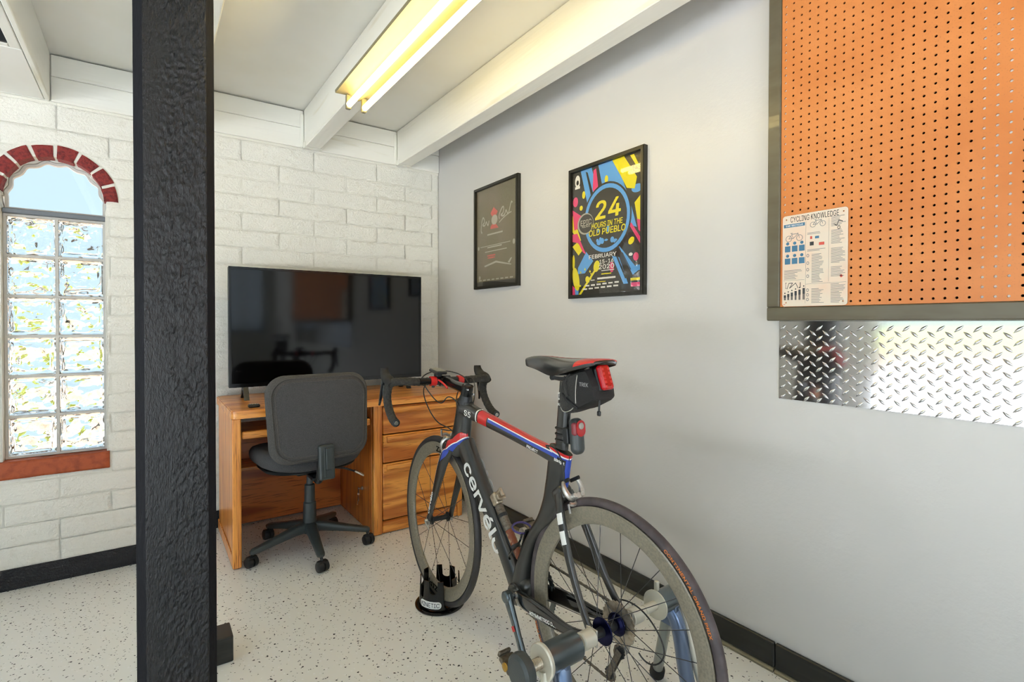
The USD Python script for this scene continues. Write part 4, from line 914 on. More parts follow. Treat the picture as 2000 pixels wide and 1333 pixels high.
# ---- fork, steered with the front wheel
fk = bob('fork', [aero(sp([(.770, 0, .372), (.782, 0, .345), (.796, 0, .322)], 12), resample([.047, .05, .042], 12), resample([.026, .033, .040], 12))], M['carbon'], steer=True)
FW = np.array([.948, 0, .006])
for s in (1, -1):
    pth = sp([(.798, .034 * s, .335), (.835, .045 * s, .262), (.885, .048 * s, .150), (.930, .049 * s, .050), (.945, .050 * s, .010)], 40)
    fa, fb = resample([.034, .027, .021, .015, .012], 40), resample([.011, .011, .009, .008, .0065], 40)
    leg = bob('fork_leg', aero(pth, fa, fb, n=20), M['carbon'], steer=True)
    # tricolour band over the crown and down the leading edge
    for nm, a0, a1, m_, o_ in (('red_stripe', -.9, -.2, 'red', .0008), ('white_stripe', -.2, 0.0, 'white', .001), ('blue_stripe', 0.0, .7, 'blue', .0008)):
        pass
    bob('blue_stripe', aero(pth[3:26], fa[3:26], fb[3:26], n=6, ang=(0.0, .75 * s), off=.0006), M['blue'], leg, steer=True)
    bob('white_stripe', aero(pth[3:26], fa[3:26], fb[3:26], n=4, ang=(.75 * s, .95 * s), off=.0007), M['white'], leg, steer=True)
    bob('red_stripe', aero(pth[3:26], fa[3:26], fb[3:26], n=4, ang=(0.0, -.5 * s), off=.0006), M['red'], leg, steer=True)
    letters('lettering', 'cervélo', (.915, .09), (-.33, .94), .014, .10, .0415 if s < 0 else .0585, M['white'], leg, side=1, steer=True)
    bob('fork_end', [rbox((.026, .006, .034), .0029, (.948, .051 * s, .006))], M['alloy'], leg, steer=True)
# the band itself: slanted sash across the crown, red over white over blue
def sash(w0, w1, off, m, name):
    R_ = []
    for sgn in (1, -1):
        pts = []
        for uu in np.linspace(.732, .905, 26):
            k = (uu - .72) / .17
            base = .382 - .115 * k
            half = .0275 + .022 * np.clip((uu - .76) / .05, 0, 1) + off
            pts.append([(uu, sgn * half, base + w0), (uu, sgn * half, base + w1)])
        pts = np.array(pts); k = len(pts)
        V = pts.reshape(-1, 3); i = np.arange(k - 1) * 2
        f = np.vstack([np.stack([i, i + 1, i + 3], 1), np.stack([i, i + 3, i + 2], 1)])
        R_.append((V, f))
    return R_
BANDH = .034
def band(lo, hi, off, m, nm):
    """slanted collar: the fork crown and head tube slice between two parallel slanted planes, grown by off"""
    body = manifold3d.Manifold.batch_hull([manifold3d.Manifold.sphere(1, 24).scale((.001 + (.050 + off), .029 + off, .012)).rotate((0, 0, 0)).translate(p) for p in ((.772, 0, .395), (.776, 0, .352))]) \
        + manifold3d.Manifold.batch_hull([manifold3d.Manifold.sphere(1, 24).scale((.044 + off, .046 + off, .020)).translate(p) for p in ((.786, 0, .352), (.806, 0, .316))]) \
        + manifold3d.Manifold.batch_hull([manifold3d.Manifold.sphere(1, 20).scale((.032 + off, .0565 + off, .014)).translate(p) for p in ((.806, 0, .320), (.842, 0, .250))])
    n_ = np.array([.56, 0, .83]); n_ /= np.linalg.norm(n_); p0 = np.array([.716, 0, .372])
    c = float(n_ @ p0)
    s_ = body.trim_by_plane(tuple(n_), c + lo).trim_by_plane(tuple(-n_), -(c + hi))
    wheelgap = manifold3d.Manifold.cube((.5, .046, .40), True).translate((.90, 0, .125))
    return bob(nm, s_ - wheelgap, m, fk, steer=True)
band(.012, .034, .0022, M['red'], 'red_sash'); band(.008, .012, .0026, M['white'], 'white_sash'); band(-.014, .008, .0022, M['blue'], 'blue_sash')

# ---- wheels
def wheel(name, c, steer, ring_m, tyre_m, n_sp, flange, cross, hub_half):
    c = np.asarray(c, float)
    w = bob(name, turned([(-.0115, .3135), (-.0128, .309), (-.0132, .300), (-.0125, .288), (-.0095, .273), (-.005, .2655), (0, .2635), (.005, .2655), (.0095, .273), (.0125, .288), (.0132, .300), (.0128, .309), (.0115, .3135), (.0090, .3115), (-.0090, .3115), (-.0115, .3135)], c, (0, 1, 0), 144, cap=False), ring_m, steer=steer, smooth=25)
    t = np.linspace(0, 2 * np.pi, 145)[:-1]
    bob('tyre', [tube(c + .3238 * np.stack([np.cos(t), 0 * t, np.sin(t)], 1), .0127, 16, closed=True)], tyre_m, w, steer=steer, smooth=True)
    bob('brake_track', [turned([(s * .01345, .3085), (s * .01345, .2985), (s * .0131, .2985), (s * .0131, .3085), (s * .01345, .3085)], c, (0, 1, 0), 144, cap=False) for s in (1, -1)], M['rim'], w, steer=steer)
    for k in range(n_sp):
        s = 1 if k % 2 else -1; a = 2 * np.pi * k / n_sp + .11
        fa_ = a + (cross if (k // 2) % 2 else -cross)
        r0 = flange[s][0]
        p0 = c + [r0 * math.cos(fa_), flange[s][1] * s, r0 * math.sin(fa_)]; p1 = c + [.266 * math.cos(a), .001 * s, .266 * math.sin(a)]
        bob('spoke', tube([p0, p0 + .5 * (p1 - p0), p1], .00105, 6), M['spoke'], w, steer=steer)
    return w
fw = wheel('front_wheel', FW, True, M['rim'], M['tire'], 18, {1: (.017, .036), -1: (.017, .036)}, .0, .05)
bob('hub', [turned([(-.050, .006), (-.046, .009), (-.040, .0095), (-.039, .0185), (-.034, .0195), (-.032, .0105), (0, .0095), (.032, .0105), (.034, .0195), (.039, .0185), (.040, .0095), (.046, .009), (.050, .006)], FW, (0, 1, 0), 28)], M['black_plastic'], fw, steer=True)
bob('quick_release', [turned([(.051, .008), (.058, .0085), (.066, .006)], FW, (0, 1, 0), 20), tube(FW + np.array([(0, .060, 0), (-.012, .066, -.006), (-.045, .068, -.020)]), [.005, .005, .003], 8), turned([(-.051, .007), (-.060, .007)], FW, (0, 1, 0), 18)], M['alloy'], steer=True)
def arc_text(nm, t, c, r, a_mid, span, h, v, m, parent, steer):
    """lettering bent round the wheel on its left flank, tops outwards, reading clockwise as seen from the left"""
    g = meshkit.text_mesh(t, h, .0005, bold=True); q = g.vertices.copy()
    q[:, 0] -= q[:, 0].min(); q[:, 0] = (q[:, 0] / q[:, 0].max() - .5) * span
    a = a_mid + q[:, 0]; rr = r + q[:, 1] - h / 2
    V = np.stack([c[0] + rr * np.cos(a), v + q[:, 2], c[2] + rr * np.sin(a)], 1)
    mm = trimesh.Trimesh(V, g.faces, process=False)
    if mm.volume < 0: mm.invert()
    return bob(nm, mm, m, parent, steer=steer, smooth=False)
arc_text('lettering', 'ZIPP', FW, .286, math.radians(97), .36, .020, .0128, M['gloss_black'], fw, True)
arc_text('lettering', 'ZIPP', FW, .286, math.radians(-83), .36, .020, .0128, M['gloss_black'], fw, True)
RW = np.array([0, 0, 0.])
rw = wheel('rear_wheel', RW, False, M['rim'], M['tire_rear'], 24, {1: (.030, .034), -1: (.026, .020)}, .62, .065)
for am in (141, -39):
    a0 = math.radians(am)
    arc_text('lettering', 'CONTINENTAL GRAND PRIX', RW, .3245, math.pi - a0 if False else a0, .62, .0075, .0126, M['orange_print'], rw, False)
bob('hub', [turned([(-.062, .009), (-.030, .012), (-.022, .012), (0, .0125), (.026, .0125), (.027, .014), (.052, .012), (.062, .009)], RW, (0, 1, 0), 28)], M['black_plastic'], rw)
for s, r_, v_ in ((1, .034, .034), (-1, .029, -.020)):
    t = np.linspace(0, 2 * np.pi, 61)[:-1]
    bob('hub_flange', [turned([(v_ - .002, .013), (v_ - .002, r_), (v_ - .001, r_ + .0012), (v_ + .001, r_ + .0012), (v_ + .002, r_), (v_ + .002, .013)], RW, (0, 1, 0), 48), turned([(v_ - .008 * s, .020), (v_ - .002 * s, .026)], RW, (0, 1, 0), 32)], M['blue_anod'], rw)
# cassette: toothed sprockets
def sprocket(c, v, r, n, t=.0017, hole=.012):
    th = np.linspace(0, 2 * np.pi, n * 4 + 1)[:-1]; rr = r + .0022 * np.array([-1, .4, 1, .4] * n)
    p = sg.Polygon(np.stack([rr * np.cos(th), rr * np.sin(th)], 1)).difference(sg.Point(0, 0).buffer(hole, quad_segs=6))
    return prism(p, np.array(c) + [0, v, 0], (1, 0, 0), (0, 0, 1), (0, -1, 0), t)
for k, (n, r) in enumerate(((28, .0565), (25, .0505), (23, .0465), (21, .0425), (19, .0385), (17, .0345), (15, .0305), (14, .0285), (13, .0265), (12, .0245), (11, .0225))):
    bob('sprocket', sprocket(RW, -.027 - .0031 * k, r, n), M['cassette'], rw, smooth=20)

# ---- crankset, pedals, chain, derailleurs
BB = np.array([.38, 0, -.06])
bob('crank_axle', cyl(BB + [0, -.072, 0], BB + [0, .074, 0], .014, n=24), M['silver'])
ce = np.array([.273, 0, -.192]) - np.array([.37, 0, -.047]); ce = ce / np.linalg.norm(ce) * .1725
for s in (1, -1):
    d = ce * s
    P = [BB + [0, .066 * s, 0] - d * .03, BB + [0, .067 * s, 0] + d * .3, BB + [0, .071 * s, 0] + d * .75, BB + [0, .074 * s, 0] + d]
    ck = bob('crank_arm', [aero(sp(P, 20), resample([.021, .016, .0135, .0155], 20), resample([.0105, .009, .008, .0085], 20), n=18, e=2.3),
                     turned([(-.010, .0195), (.008, .0195), (.0115, .015), (.0115, .008)], BB + [0, .0665 * s, 0] if s > 0 else BB + [0, -.0665, 0], (0, s, 0), 28), turned([(-.008, .0155), (.0075, .0155), (.009, .010)], BB + d + [0, .074 * s, 0], (0, s, 0), 24)], M['alloy'] if s < 0 else M['darksteel'])
    if s > 0: bob('red_mark', [rbox((.016, .001, .014), .0004, BB + [0, .0795, 0] + d * .52 , d / .1725, (0, 1, 0), np.cross(d / .1725, [0, 1., 0]))], M['red'], ck)
    e = BB + d + np.array([0, .083 * s, 0])
    pd = bob('pedal', [cyl(e, e + [0, .060 * s, 0], .0075, n=16), rbox((.058, .052, .014), .006, e + [.004, .038 * s, 0], (.9, 0, .43), (0, 1, 0), (-.43, 0, .9)),
                       rbox((.020, .050, .020), .006, e + [-.026, .038 * s, -.008], (.9, 0, .43), (0, 1, 0), (-.43, 0, .9)), rbox((.012, .044, .018), .005, e + [.036, .038 * s, .018], (.9, 0, .43), (0, 1, 0), (-.43, 0, .9))], M['chainsteel'])
    bob('pedal_cap', [turned([(.060 * s, .013), (.064 * s, .012), (.066 * s, .004)], e, (0, 1, 0), 20)], M['gold'], pd)
for r, n, v in ((.106, 52, -.044), (.079, 39, -.0375)):
    bob('chainring', sprocket(BB, v, r, n, .002, r - .020), M['darksteel'], smooth=20)
bob('crank_spider', [box(-.008, .008, -.046, -.040, 0, .098, .002).apply_transform(T_(BB) @ R__(a, (0, 1, 0))) for a in np.arange(5) * 1.2566], M['darksteel'])
VCH = -.0435
def around(c, r, a0, a1, n): return [c + np.array([r * math.cos(a), 0, r * math.sin(a)]) for a in np.linspace(a0, a1, n)]
J1, J2 = np.array([.010, 0, -.092]), np.array([.047, 0, -.168])       # jockey wheels
path = np.vstack([around(BB, .106, math.pi / 2 + .12, -math.pi / 2 - .25, 30), [J2 + [.004, 0, -.019]], around(J2, .019, -math.pi / 2 + .2, -math.pi - .9, 10), around(J1, .019, -.5, 1.3, 8)[::1], around(RW, .0325, -1.2 , -1.2 - 3.3, 14)])
path[:, 1] = VCH - .002
seg = np.linalg.norm(np.diff(np.vstack([path, path[:1]]), axis=0), axis=1); tt = np.r_[0, np.cumsum(seg)]
pc = np.vstack([path, path[:1]])
links = []
nL = int(tt[-1] / .0127)
for k in range(nL):
    a, b = [np.array([np.interp(x, tt, pc[:, q]) for q in range(3)]) for x in (k * .0127, (k + 1) * .0127)]
    d = b - a; L_ = np.linalg.norm(d); d /= L_; n_ = np.cross(d, [0, 1., 0]); mid = (a + b) / 2; wd_ = .0035 if k % 2 else .0026
    B_ = box(-L_ * .62, L_ * .62, -wd_, wd_, -.0036, .0036, .0014)
    Tm = np.eye(4); Tm[:3, 0], Tm[:3, 1], Tm[:3, 2], Tm[:3, 3] = d, (0, 1, 0), n_, mid
    links.append(move(B_, Tm))
bob('chain', links, M['chainsteel'], kind='stuff')
rd = bob('rear_derailleur', [rbox((.030, .020, .040), .009, (.006, -.072, -.056), (.9, 0, -.43), (0, 1, 0), (.43, 0, .9)), rbox((.026, .024, .062), .009, (.008, -.066, -.074), (.95, 0, .3), (0, 1, 0), (-.3, 0, .95)), cyl((.002, -.083, -.040), (.002, -.058, -.040), .010, n=18, c=.002)], M['alloy'])
bob('derailleur_cage', [tube([J1 + [0, v, .012], J1 + [0, v, 0], J2 + [0, v, 0], J2 + [.004, v, -.014]], [.007, .011, .011, .006], 8) if False else rbox((.10, .0028, .019), .0013, (J1 + J2) / 2 + [0, v, 0], (J2 - J1) / np.linalg.norm(J2 - J1), (0, 1, 0), np.cross((J2 - J1) / np.linalg.norm(J2 - J1), [0, 1, 0])) for v in (-.0515, -.0395)], M['chainsteel'], rd)
for J in (J1, J2): bob('jockey_wheel', sprocket(J, -.0435, .0155, 11, .004, .004), M['black_plastic'], rd)
bob('front_derailleur', [rbox((.07, .004, .03), .0019, (.335, -.050, .055), (.8, 0, .6), (0, 1, 0), (-.6, 0, .8)), rbox((.07, .004, .03), .0019, (.335, -.036, .055), (.8, 0, .6), (0, 1, 0), (-.6, 0, .8)), rbox((.03, .03, .03), .009, (.375, -.036, .075))], M['alloy'])

# ---- brakes
def brake(c, rot, steer, nm):
    Tm = T_(c) @ R__(rot, (0, 1, 0)); L_ = []
    for s in (1, -1):
        L_ += [tube(sp([(0, .004 * s, .018), (.006, .022 * s, .012), (.006, .031 * s, -.008), (.004, .026 * s, -.032)], 12), resample([.008, .009, .008, .006], 12), 8), tube(sp([(.006, -.004 * s, .016), (.012, .02 * s, .034), (.010, .034 * s, .030)], 8), .006, 8), cyl((.0, .014 * s, .012), (.024, .014 * s, .012), .0075, n=14, c=.0015)]
    b = bob(nm, move(cat_(L_ + [cyl((-.012, 0, .014), (.022, 0, .014), .010, n=18, c=.002)]), Tm), M['alloy'], steer=steer)
    for s in (1, -1): bob('brake_pad', move(rbox((.044, .007, .011), .0033, (.004, .0195 * s, -.034)), Tm), M['rubber'], b, steer=steer)
    bob('barrel_adjuster', move(cyl((.008, .036, .030), (.008, .040, .055), .004, n=10), Tm), M['silver'], b, steer=steer)
    return b
brake((.868, 0, .333), -.25, True, 'front_brake')
brake((.150, 0, .322), math.pi + .50, False, 'rear_brake')

# ---- cockpit
bob('head_cap', [turned([(-.004, .030), (.010, .026), (.028, .021), (.036, .0195)], SA, -SD, 28), turned([(.0365, .0185), (.052, .0185)], SA, -SD, 24), turned([(.0525, .018), (.060, .018), (.064, .010)], SA, -SD, 24)], M['black_plastic'], steer=True)
SC, BC = SA - SD * .043, np.array([.925, 0, .576])
stm = bob('stem', [tube(sp([SC + [-.004, 0, .004], SC * .6 + BC * .4 + [0, 0, .002], BC - [.018, 0, 0]], 12), resample([.022, .0175, .018], 12), 18), cyl(BC + [0, -.024, 0], BC + [0, .024, 0], .022, n=24, c=.003), turned([(-.018, .022), (.020, .022)], SC, -SD, 24)], M['gloss_black'], steer=True)
for v in (-.012, .012):
    for z in (-.012, .012): bob('bolt', cyl(BC + [.019, v, z], BC + [.026, v, z], .0035, n=10), M['silver'], stm, steer=True)
    bob('bolt', cyl(SC + [-.030, v, .006 * (1 if v > 0 else -2)], SC + [-.018, v, .006 * (1 if v > 0 else -2)], .0035, n=10), M['silver'], stm, steer=True)
bars = [BC + [0, -.10, 0], BC + [0, .10, 0]]
hb = bob('handlebar', tube([BC + [0, -.11, 0], BC + [0, -.04, 0], BC + [0, 0, 0], BC + [0, .04, 0], BC + [0, .11, 0]], [.0135, .0155, .0159, .0155, .0135], 18), M['gloss_black'], steer=True)
for s in (1, -1):
    P = sp([BC + [0, .074 * s, 0], BC + [.002, .15 * s, .002], BC + [.006, .195 * s, .003], BC + [.030, .214 * s, -.004], BC + [.058, .217 * s, -.026], BC + [.062, .219 * s, -.062], BC + [.034, .221 * s, -.106], BC + [-.004, .222 * s, -.134], BC + [-.048, .222 * s, -.148]], 60)
    rr = .0158 + .0006 * np.cos(np.arange(60) * 2.1)
    tp_ = bob('bar_tape', tube(P, rr, 16), M['tape'], hb, steer=True)
    dend = P[-1] - P[-2]
    bob('bar_end_plug', [turned([(-.003, .0150), (.002, .0150), (.004, .011)], P[-1], dend, 20)], M['black_plastic'], hb, steer=True)
    bob('plug_screw', [turned([(.0041, .0085), (.006, .0075)], P[-1], dend, 16)], M['silver'], hb, steer=True)
    H = BC + [.052, .217 * s, -.006]
    HP = sp([H + [-.034, 0, -.004], H + [-.004, 0, .010], H + [.030, -.001 * s, .018], H + [.052, -.002 * s, .034], H + [.060, -.002 * s, .056]], 24)
    lv = bob('brake_hood', tube(HP, resample([.015, .0205, .0205, .0195, .0150], 24), 16), M['rubber'], steer=True)
    bob('brake_lever', [tube(sp([H + [.046, .003 * s, .022], H + [.058, .004 * s, -.01], H + [.060, .009 * s, -.05], H + [.066, .014 * s, -.095]], 18), resample([.009, .0085, .007, .0045], 18), 10)], M['carbon_gloss'], lv, steer=True)
    bob('shift_paddle', [rbox((.018, .005, .045), .0024, H + [.045, .004 * s, -.035], (.95, 0, .3), (0, 1, 0), (-.3, 0, .95))], M['grey_plastic'], lv, steer=True)
# cables
def cable(pts, steer=True, r=.0022): bob('cable', tube(sp(pts, 40), r, 7), M['black_plastic'], steer=steer)
cable([BC + [.004, .09, -.012], BC + [-.02, .07, -.05], BC + [-.09, .050, -.075], BC + [-.125, .045, -.05], BC + [-.16, .03, -.06], (.775, .024, .45)])
cable([BC + [.004, .08, -.014], BC + [.035, .075, -.055], BC + [.02, .058, -.115], BC + [-.045, .040, -.165], (.815, .027, .400), (.79, .026, .39)])
cable([BC + [.004, -.09, -.010], BC + [-.01, -.105, .006], BC + [-.10, -.085, -.06], (.80, -.05, .455), (.77, -.025, .47)])
cable([BC + [.0, .10, .014], BC + [.02, .05, .035], BC + [-.04, -.03, .034], BC + [-.11, -.055, -.01], (.79, -.045, .50), (.755, -.024, .49)])
cable([BC + [.01, -.11, -.010], BC + [.03, -.08, -.05], BC + [-.02, -.05, -.13], (.868, -.03, .395), (.875, .038, .39)])
cable([(.255, .012, .437), (.222, .028, .447), (.185, .032, .44), (.160, .030, .40), (.150, .034, .37), (.148, .037, .36)], False)
cable([(.05, -.070, .03), (-.005, -.085, .035), (-.075, -.092, -.005), (-.10, -.092, -.06), (-.07, -.088, -.10), (-.028, -.078, -.085)], False)

# ---- things carried by the bicycle
def B3(u_, v_, w_): return (BM @ np.array([u_, v_, w_, 1]))[:3]
SB = STEER
bc = thing('bike_computer', 'flat grey bicycle computer mounted on the handlebar', 'bike computer', B3(.91, .03, .60))
cc_ = BC + np.array([.004, .028, .038])
obj('body', move(rbox((.075, .050, .012), .005, cc_, (.96, 0, .12), (0, 1, 0), (-.12, 0, .99)), BM @ SB), M['black_plastic'], bc)
obj('screen', move(rbox((.064, .042, .002), .0009, cc_ + [-.0008, 0, .0072], (.99, 0, .12), (0, 1, 0), (-.12, 0, .99)), BM @ SB), mat('grey_lcd', (120, 118, 104), .25), bc)
obj('mount', move(cat_([rbox((.03, .026, .016), .006, cc_ - [0, 0, .015]), tube([cc_ - [0, 0, .012], cc_ - [.0, .002, .024]], .007, 10), turned([(-.007, .0175), (.007, .0175)], BC + [0, .034, 0], (0, 1, 0), 24)]), BM @ SB), M['black_plastic'], bc)
for v, nm, lb in ((.052, 'red_bar_clamp', 'red light clamp on the handlebar beside the bicycle computer'), (-.070, 'red_bar_clamp', 'red band wrapped round the handlebar near the wall side grip')):
    t = thing(nm, lb, 'clamp', B3(.92, v, .575))
    obj('band', move(turned([(-.013, .0165), (-.012, .0195), (.012, .0195), (.013, .0165)], BC + [0, v, 0], (0, 1, 0), 28), BM @ SB), M['red'], t)
    obj('screw', move(cyl(BC + [-.004, v, -.026], BC + [-.004, v, -.016], .006, n=12, c=.001), BM @ SB), M['black_plastic'], t)
rs = thing('red_strap', 'short red strap hanging between the handlebar and the stem', 'strap', B3(.86, .03, .56))
obj('strap', move(tube(sp([BC + [-.020, .036, .006], BC + [-.045, .030, -.004], BC + [-.075, .0235, -.022]], 10), .004, 8), BM @ SB), M['red'], rs)

BMB = BM @ T_((-.020, 0, .004))
bag = thing('saddle_bag', 'small black saddle bag strapped under the saddle', 'saddle bag', B3(.12, 0, .6))
bp2 = sg.Polygon([(.180, .650), (.196, .60), (.193, .560), (.170, .547), (.10, .572), (.044, .600), (.050, .640), (.078, .684), (.118, .676)]).buffer(-.010).buffer(.010, quad_segs=5)
def puff(poly, hv, r, n=7):
    pts = np.array(poly.segmentize(.008).exterior.coords)[:-1]; c = np.array(poly.centroid.coords[0]); R_ = []
    for t in np.linspace(-1, 1, n):
        q = 1 - r * (1 - math.sqrt(max(0, 1 - abs(t) ** 4)))
        R_.append(np.stack([c[0] + (pts[:, 0] - c[0]) * q, np.full(len(pts), hv * t), c[1] + (pts[:, 1] - c[1]) * q], 1))
    return rings(R_)
bbd = obj('body', move(puff(bp2, .040, .16), BMB), M['nylon'], bag)
rear_half = bp2.intersection(sg.box(0, .5, .112, .8))
obj('rear_panel', move(puff(rear_half.buffer(.0012), .0412, .15), BMB), M['nylon_dark'], bag)
for s in (1, -1):
    e_ = np.array(bp2.exterior.coords)
    obj('piping', move(tube(sp([(.112, .0400 * s, .664), (.114, .0425 * s, .64), (.116, .0425 * s, .61), (.117, .0405 * s, .585)], 14), .0014, 6), BMB), M['grey_cord'], bag)
    obj('piping', move(tube(sp([(.186, .034 * s, .572), (.176, .036 * s, .557), (.158, .038 * s, .556), (.128, .039 * s, .572)], 14), .0014, 6), BMB), M['grey_cord'], bag)
    obj('strap', move(tube(sp([(.150, .030 * s, .662), (.158, .042 * s, .64), (.155, .0425 * s, .618), (.148, .0415 * s, .60)], 12), resample([.004, .005, .006, .007], 12), 8), BMB), M['nylon'], bag)
    obj('side_strap', move(tube(sp([(.172, .0385 * s, .606), (.15, .0420 * s, .592), (.125, .0420 * s, .580), (.11, .038 * s, .572)], 12), .0042, 8), BMB), M['nylon_dark'], bag)
obj('lettering', move(text('TREK', .010, np.array([.085, .0418, .640]), (-1, 0, 0), (0, 0, 1), (0, 1, 0), .0006, width=.034), BMB), M['ink_soft'], bag, smooth=False)
obj('zip_pull', move(cat_([tube(sp([(.048, .020, .602), (.046, .022, .588), (.047, .022, .572)], 8), .0028, 8), rbox((.012, .007, .014), .0033, (.047, .022, .565))]), BMB), M['black_plastic'], bag)

BMT = BM @ T_((-.006, 0, .002))
tl = thing('tail_light', 'red faceted tail light clipped behind the saddle bag', 'tail light', B3(.034, 0, .66))
ax, az = np.array([.94, 0, -.34]), np.array([.34, 0, .94])
obj('housing', move(rbox((.016, .044, .072), .007, (.046, 0, .658), ax, (0, 1, 0), az), BMT), M['gloss_black'], tl)
lens = rbox((.020, .042, .070), .0095, (.033, 0, .6625), ax, (0, 1, 0), az, 20)
obj('lens', move(lens, BMT), M['red_lens'], tl)
for k in range(5):
    for s in (1, -1):
        obj('facet', move(rbox((.004, .008, .008), .0018, np.array([.0235, .010 * s, .663]) + az * (.012 * (k - 2)), ax, (0, 1, 0), az, 8), BMT), M['red'], tl)
obj('clip', move(cat_([rbox((.012, .012, .05), .004, (.062, 0, .672), ax, (0, 1, 0), az), rbox((.03, .010, .010), .004, (.066, 0, .690))]), BMT), M['black_plastic'], tl)

rl = thing('radar_light', 'black pill shaped rear light with a red face on the seat post', 'tail light', B3(.142, 0, .43))
ax, az = np.array([.995, 0, -.10]), np.array([.10, 0, .995])
cR = np.array([.134, .0, .487])
Rp = sg.Polygon(np.array(rrect(.040, .102, .0198, 10).exterior.coords))
obj('body', move(rbox((.036, .042, .104), .0178, cR, ax, (0, 1, 0), az, 24), BM), M['grey_plastic'], rl)
fp = affinity.translate(rrect(.034, .046, .0168, 8), 0, .023)
obj('red_face', move(prism(fp, cR - ax * .0178, (0, -1, 0), az, -ax, .0016), BM), M['red_lens'], rl)
obj('side_band', move(rbox((.020, .0428, .040), .008, cR + az * .022 - ax * .006, ax, (0, 1, 0), az), BM), mat('dull_red_plastic', (138, 52, 58), .4), rl)
obj('button', move(turned([(0, .0095), (.0024, .0095), (.0036, .006)], cR - ax * .0190 + az * .030, -ax, 22), BM), M['grey_cord'], rl)
obj('bracket', move(cat_([rbox((.022, .022, .050), .006, cR + ax * .024, ax, (0, 1, 0), az)]), BM), M['black_plastic'], rl)
for k in range(3):
    z = .50 - .017 * k
    P = np.array([(.1925 + .027 * math.cos(a) - .010 * (z - .48), .0175 * math.sin(a), z) for a in np.linspace(0, 2 * np.pi, 33)[:-1]])
    obj('mount_band', move(tube(P, .0026, 8, closed=True), BM), M['rubber'], rl)
obj('mount_pad', move(rbox((.022, .034, .046), .004, (.166, 0, .484), ax, (0, 1, 0), az), BM), M['black_plastic'], rl)

# inflator held along the down tube
def dt_at(t, h): 
    a, b = np.array([.575, 0, .190]), np.array([.400, 0, -.006]); d = (b - a) / np.linalg.norm(b - a); n_ = np.array([d[2], 0, -d[0]]); n_ = -n_ if n_[2] < 0 else n_
    return a + t * (b - a) + n_ * h, d, n_
pu = thing('mini_pump', 'mini pump with metal head and brown barrel held along the down tube', 'pump', B3(.48, 0, .07))
p0, d_, n_ = dt_at(.08, .030)
obj('head', move(cat_([rbox((.045, .030, .034), .008, p0 + n_ * .004, d_, (0, 1, 0), n_), rbox((.022, .034, .016), .005, p0 + n_ * .034 + d_ * .006, d_, (0, 1, 0), n_), cyl(p0 + n_ * .01 - d_ * .01, p0 + n_ * .05 - d_ * .014, .007, n=14, c=.002), rbox((.030, .010, .010), .003, p0 + n_ * .048 - d_ * .005, d_, (0, 1, 0), n_)]), BM), M['cassette'], pu)
obj('body', move(turned([(.022, .013), (.026, .0155), (.105, .0155), (.112, .013)], p0 + n_ * .002, d_, 22), BM), M['chainsteel'], pu)
obj('barrel', move(turned([(.1125, .0125), (.118, .0135), (.205, .0135), (.212, .010)], p0 + n_ * .002, d_, 22), BM), M['brown_can'], pu)
for t_ in (.06, .17): obj('clip', move(turned([(t_ - .006, .0175), (t_ + .006, .0175)], p0 + n_ * .002, d_, 20), BM), M['black_plastic'], pu)
obj('base_bracket', move(rbox((.15, .018, .012), .005, p0 + n_ * -.017 + d_ * .12, d_, (0, 1, 0), n_), BM), M['black_plastic'], pu)
cg = thing('bottle_cage', 'dark bottle cage with a purple hoop bolted to the seat tube', 'bottle cage', B3(.40, 0, .06))
sd_, sn_ = np.array([-.32, 0, .947]), np.array([.947, 0, .32])
ca = np.array([.390, 0, .052])
for s in (1, -1): obj('rod', move(tube(sp([ca - sd_ * .035 + sn_ * .006, ca - sd_ * .030 + sn_ * .03 + [0, .022 * s, 0], ca + sd_ * .02 + sn_ * .012 + [0, .034 * s, 0], ca + sd_ * .085 + sn_ * .006 + [0, .018 * s, 0]], 20), .0032, 8), BM), M['gloss_black'], cg)
obj('back_plate', move(rbox((.008, .020, .13), .003, ca + sd_ * .035 + sn_ * .001, sn_, (0, 1, 0), sd_), BM), M['gloss_black'], cg)
t = np.linspace(0, 2 * np.pi, 41)[:-1]
obj('hoop', move(tube(np.array([ca + sd_ * .085 + sn_ * (.030 + .027 * math.cos(a)) + np.array([0, .033 * math.sin(a), 0]) for a in t]), .0036, 8, closed=True), BM), M['purple'], cg)

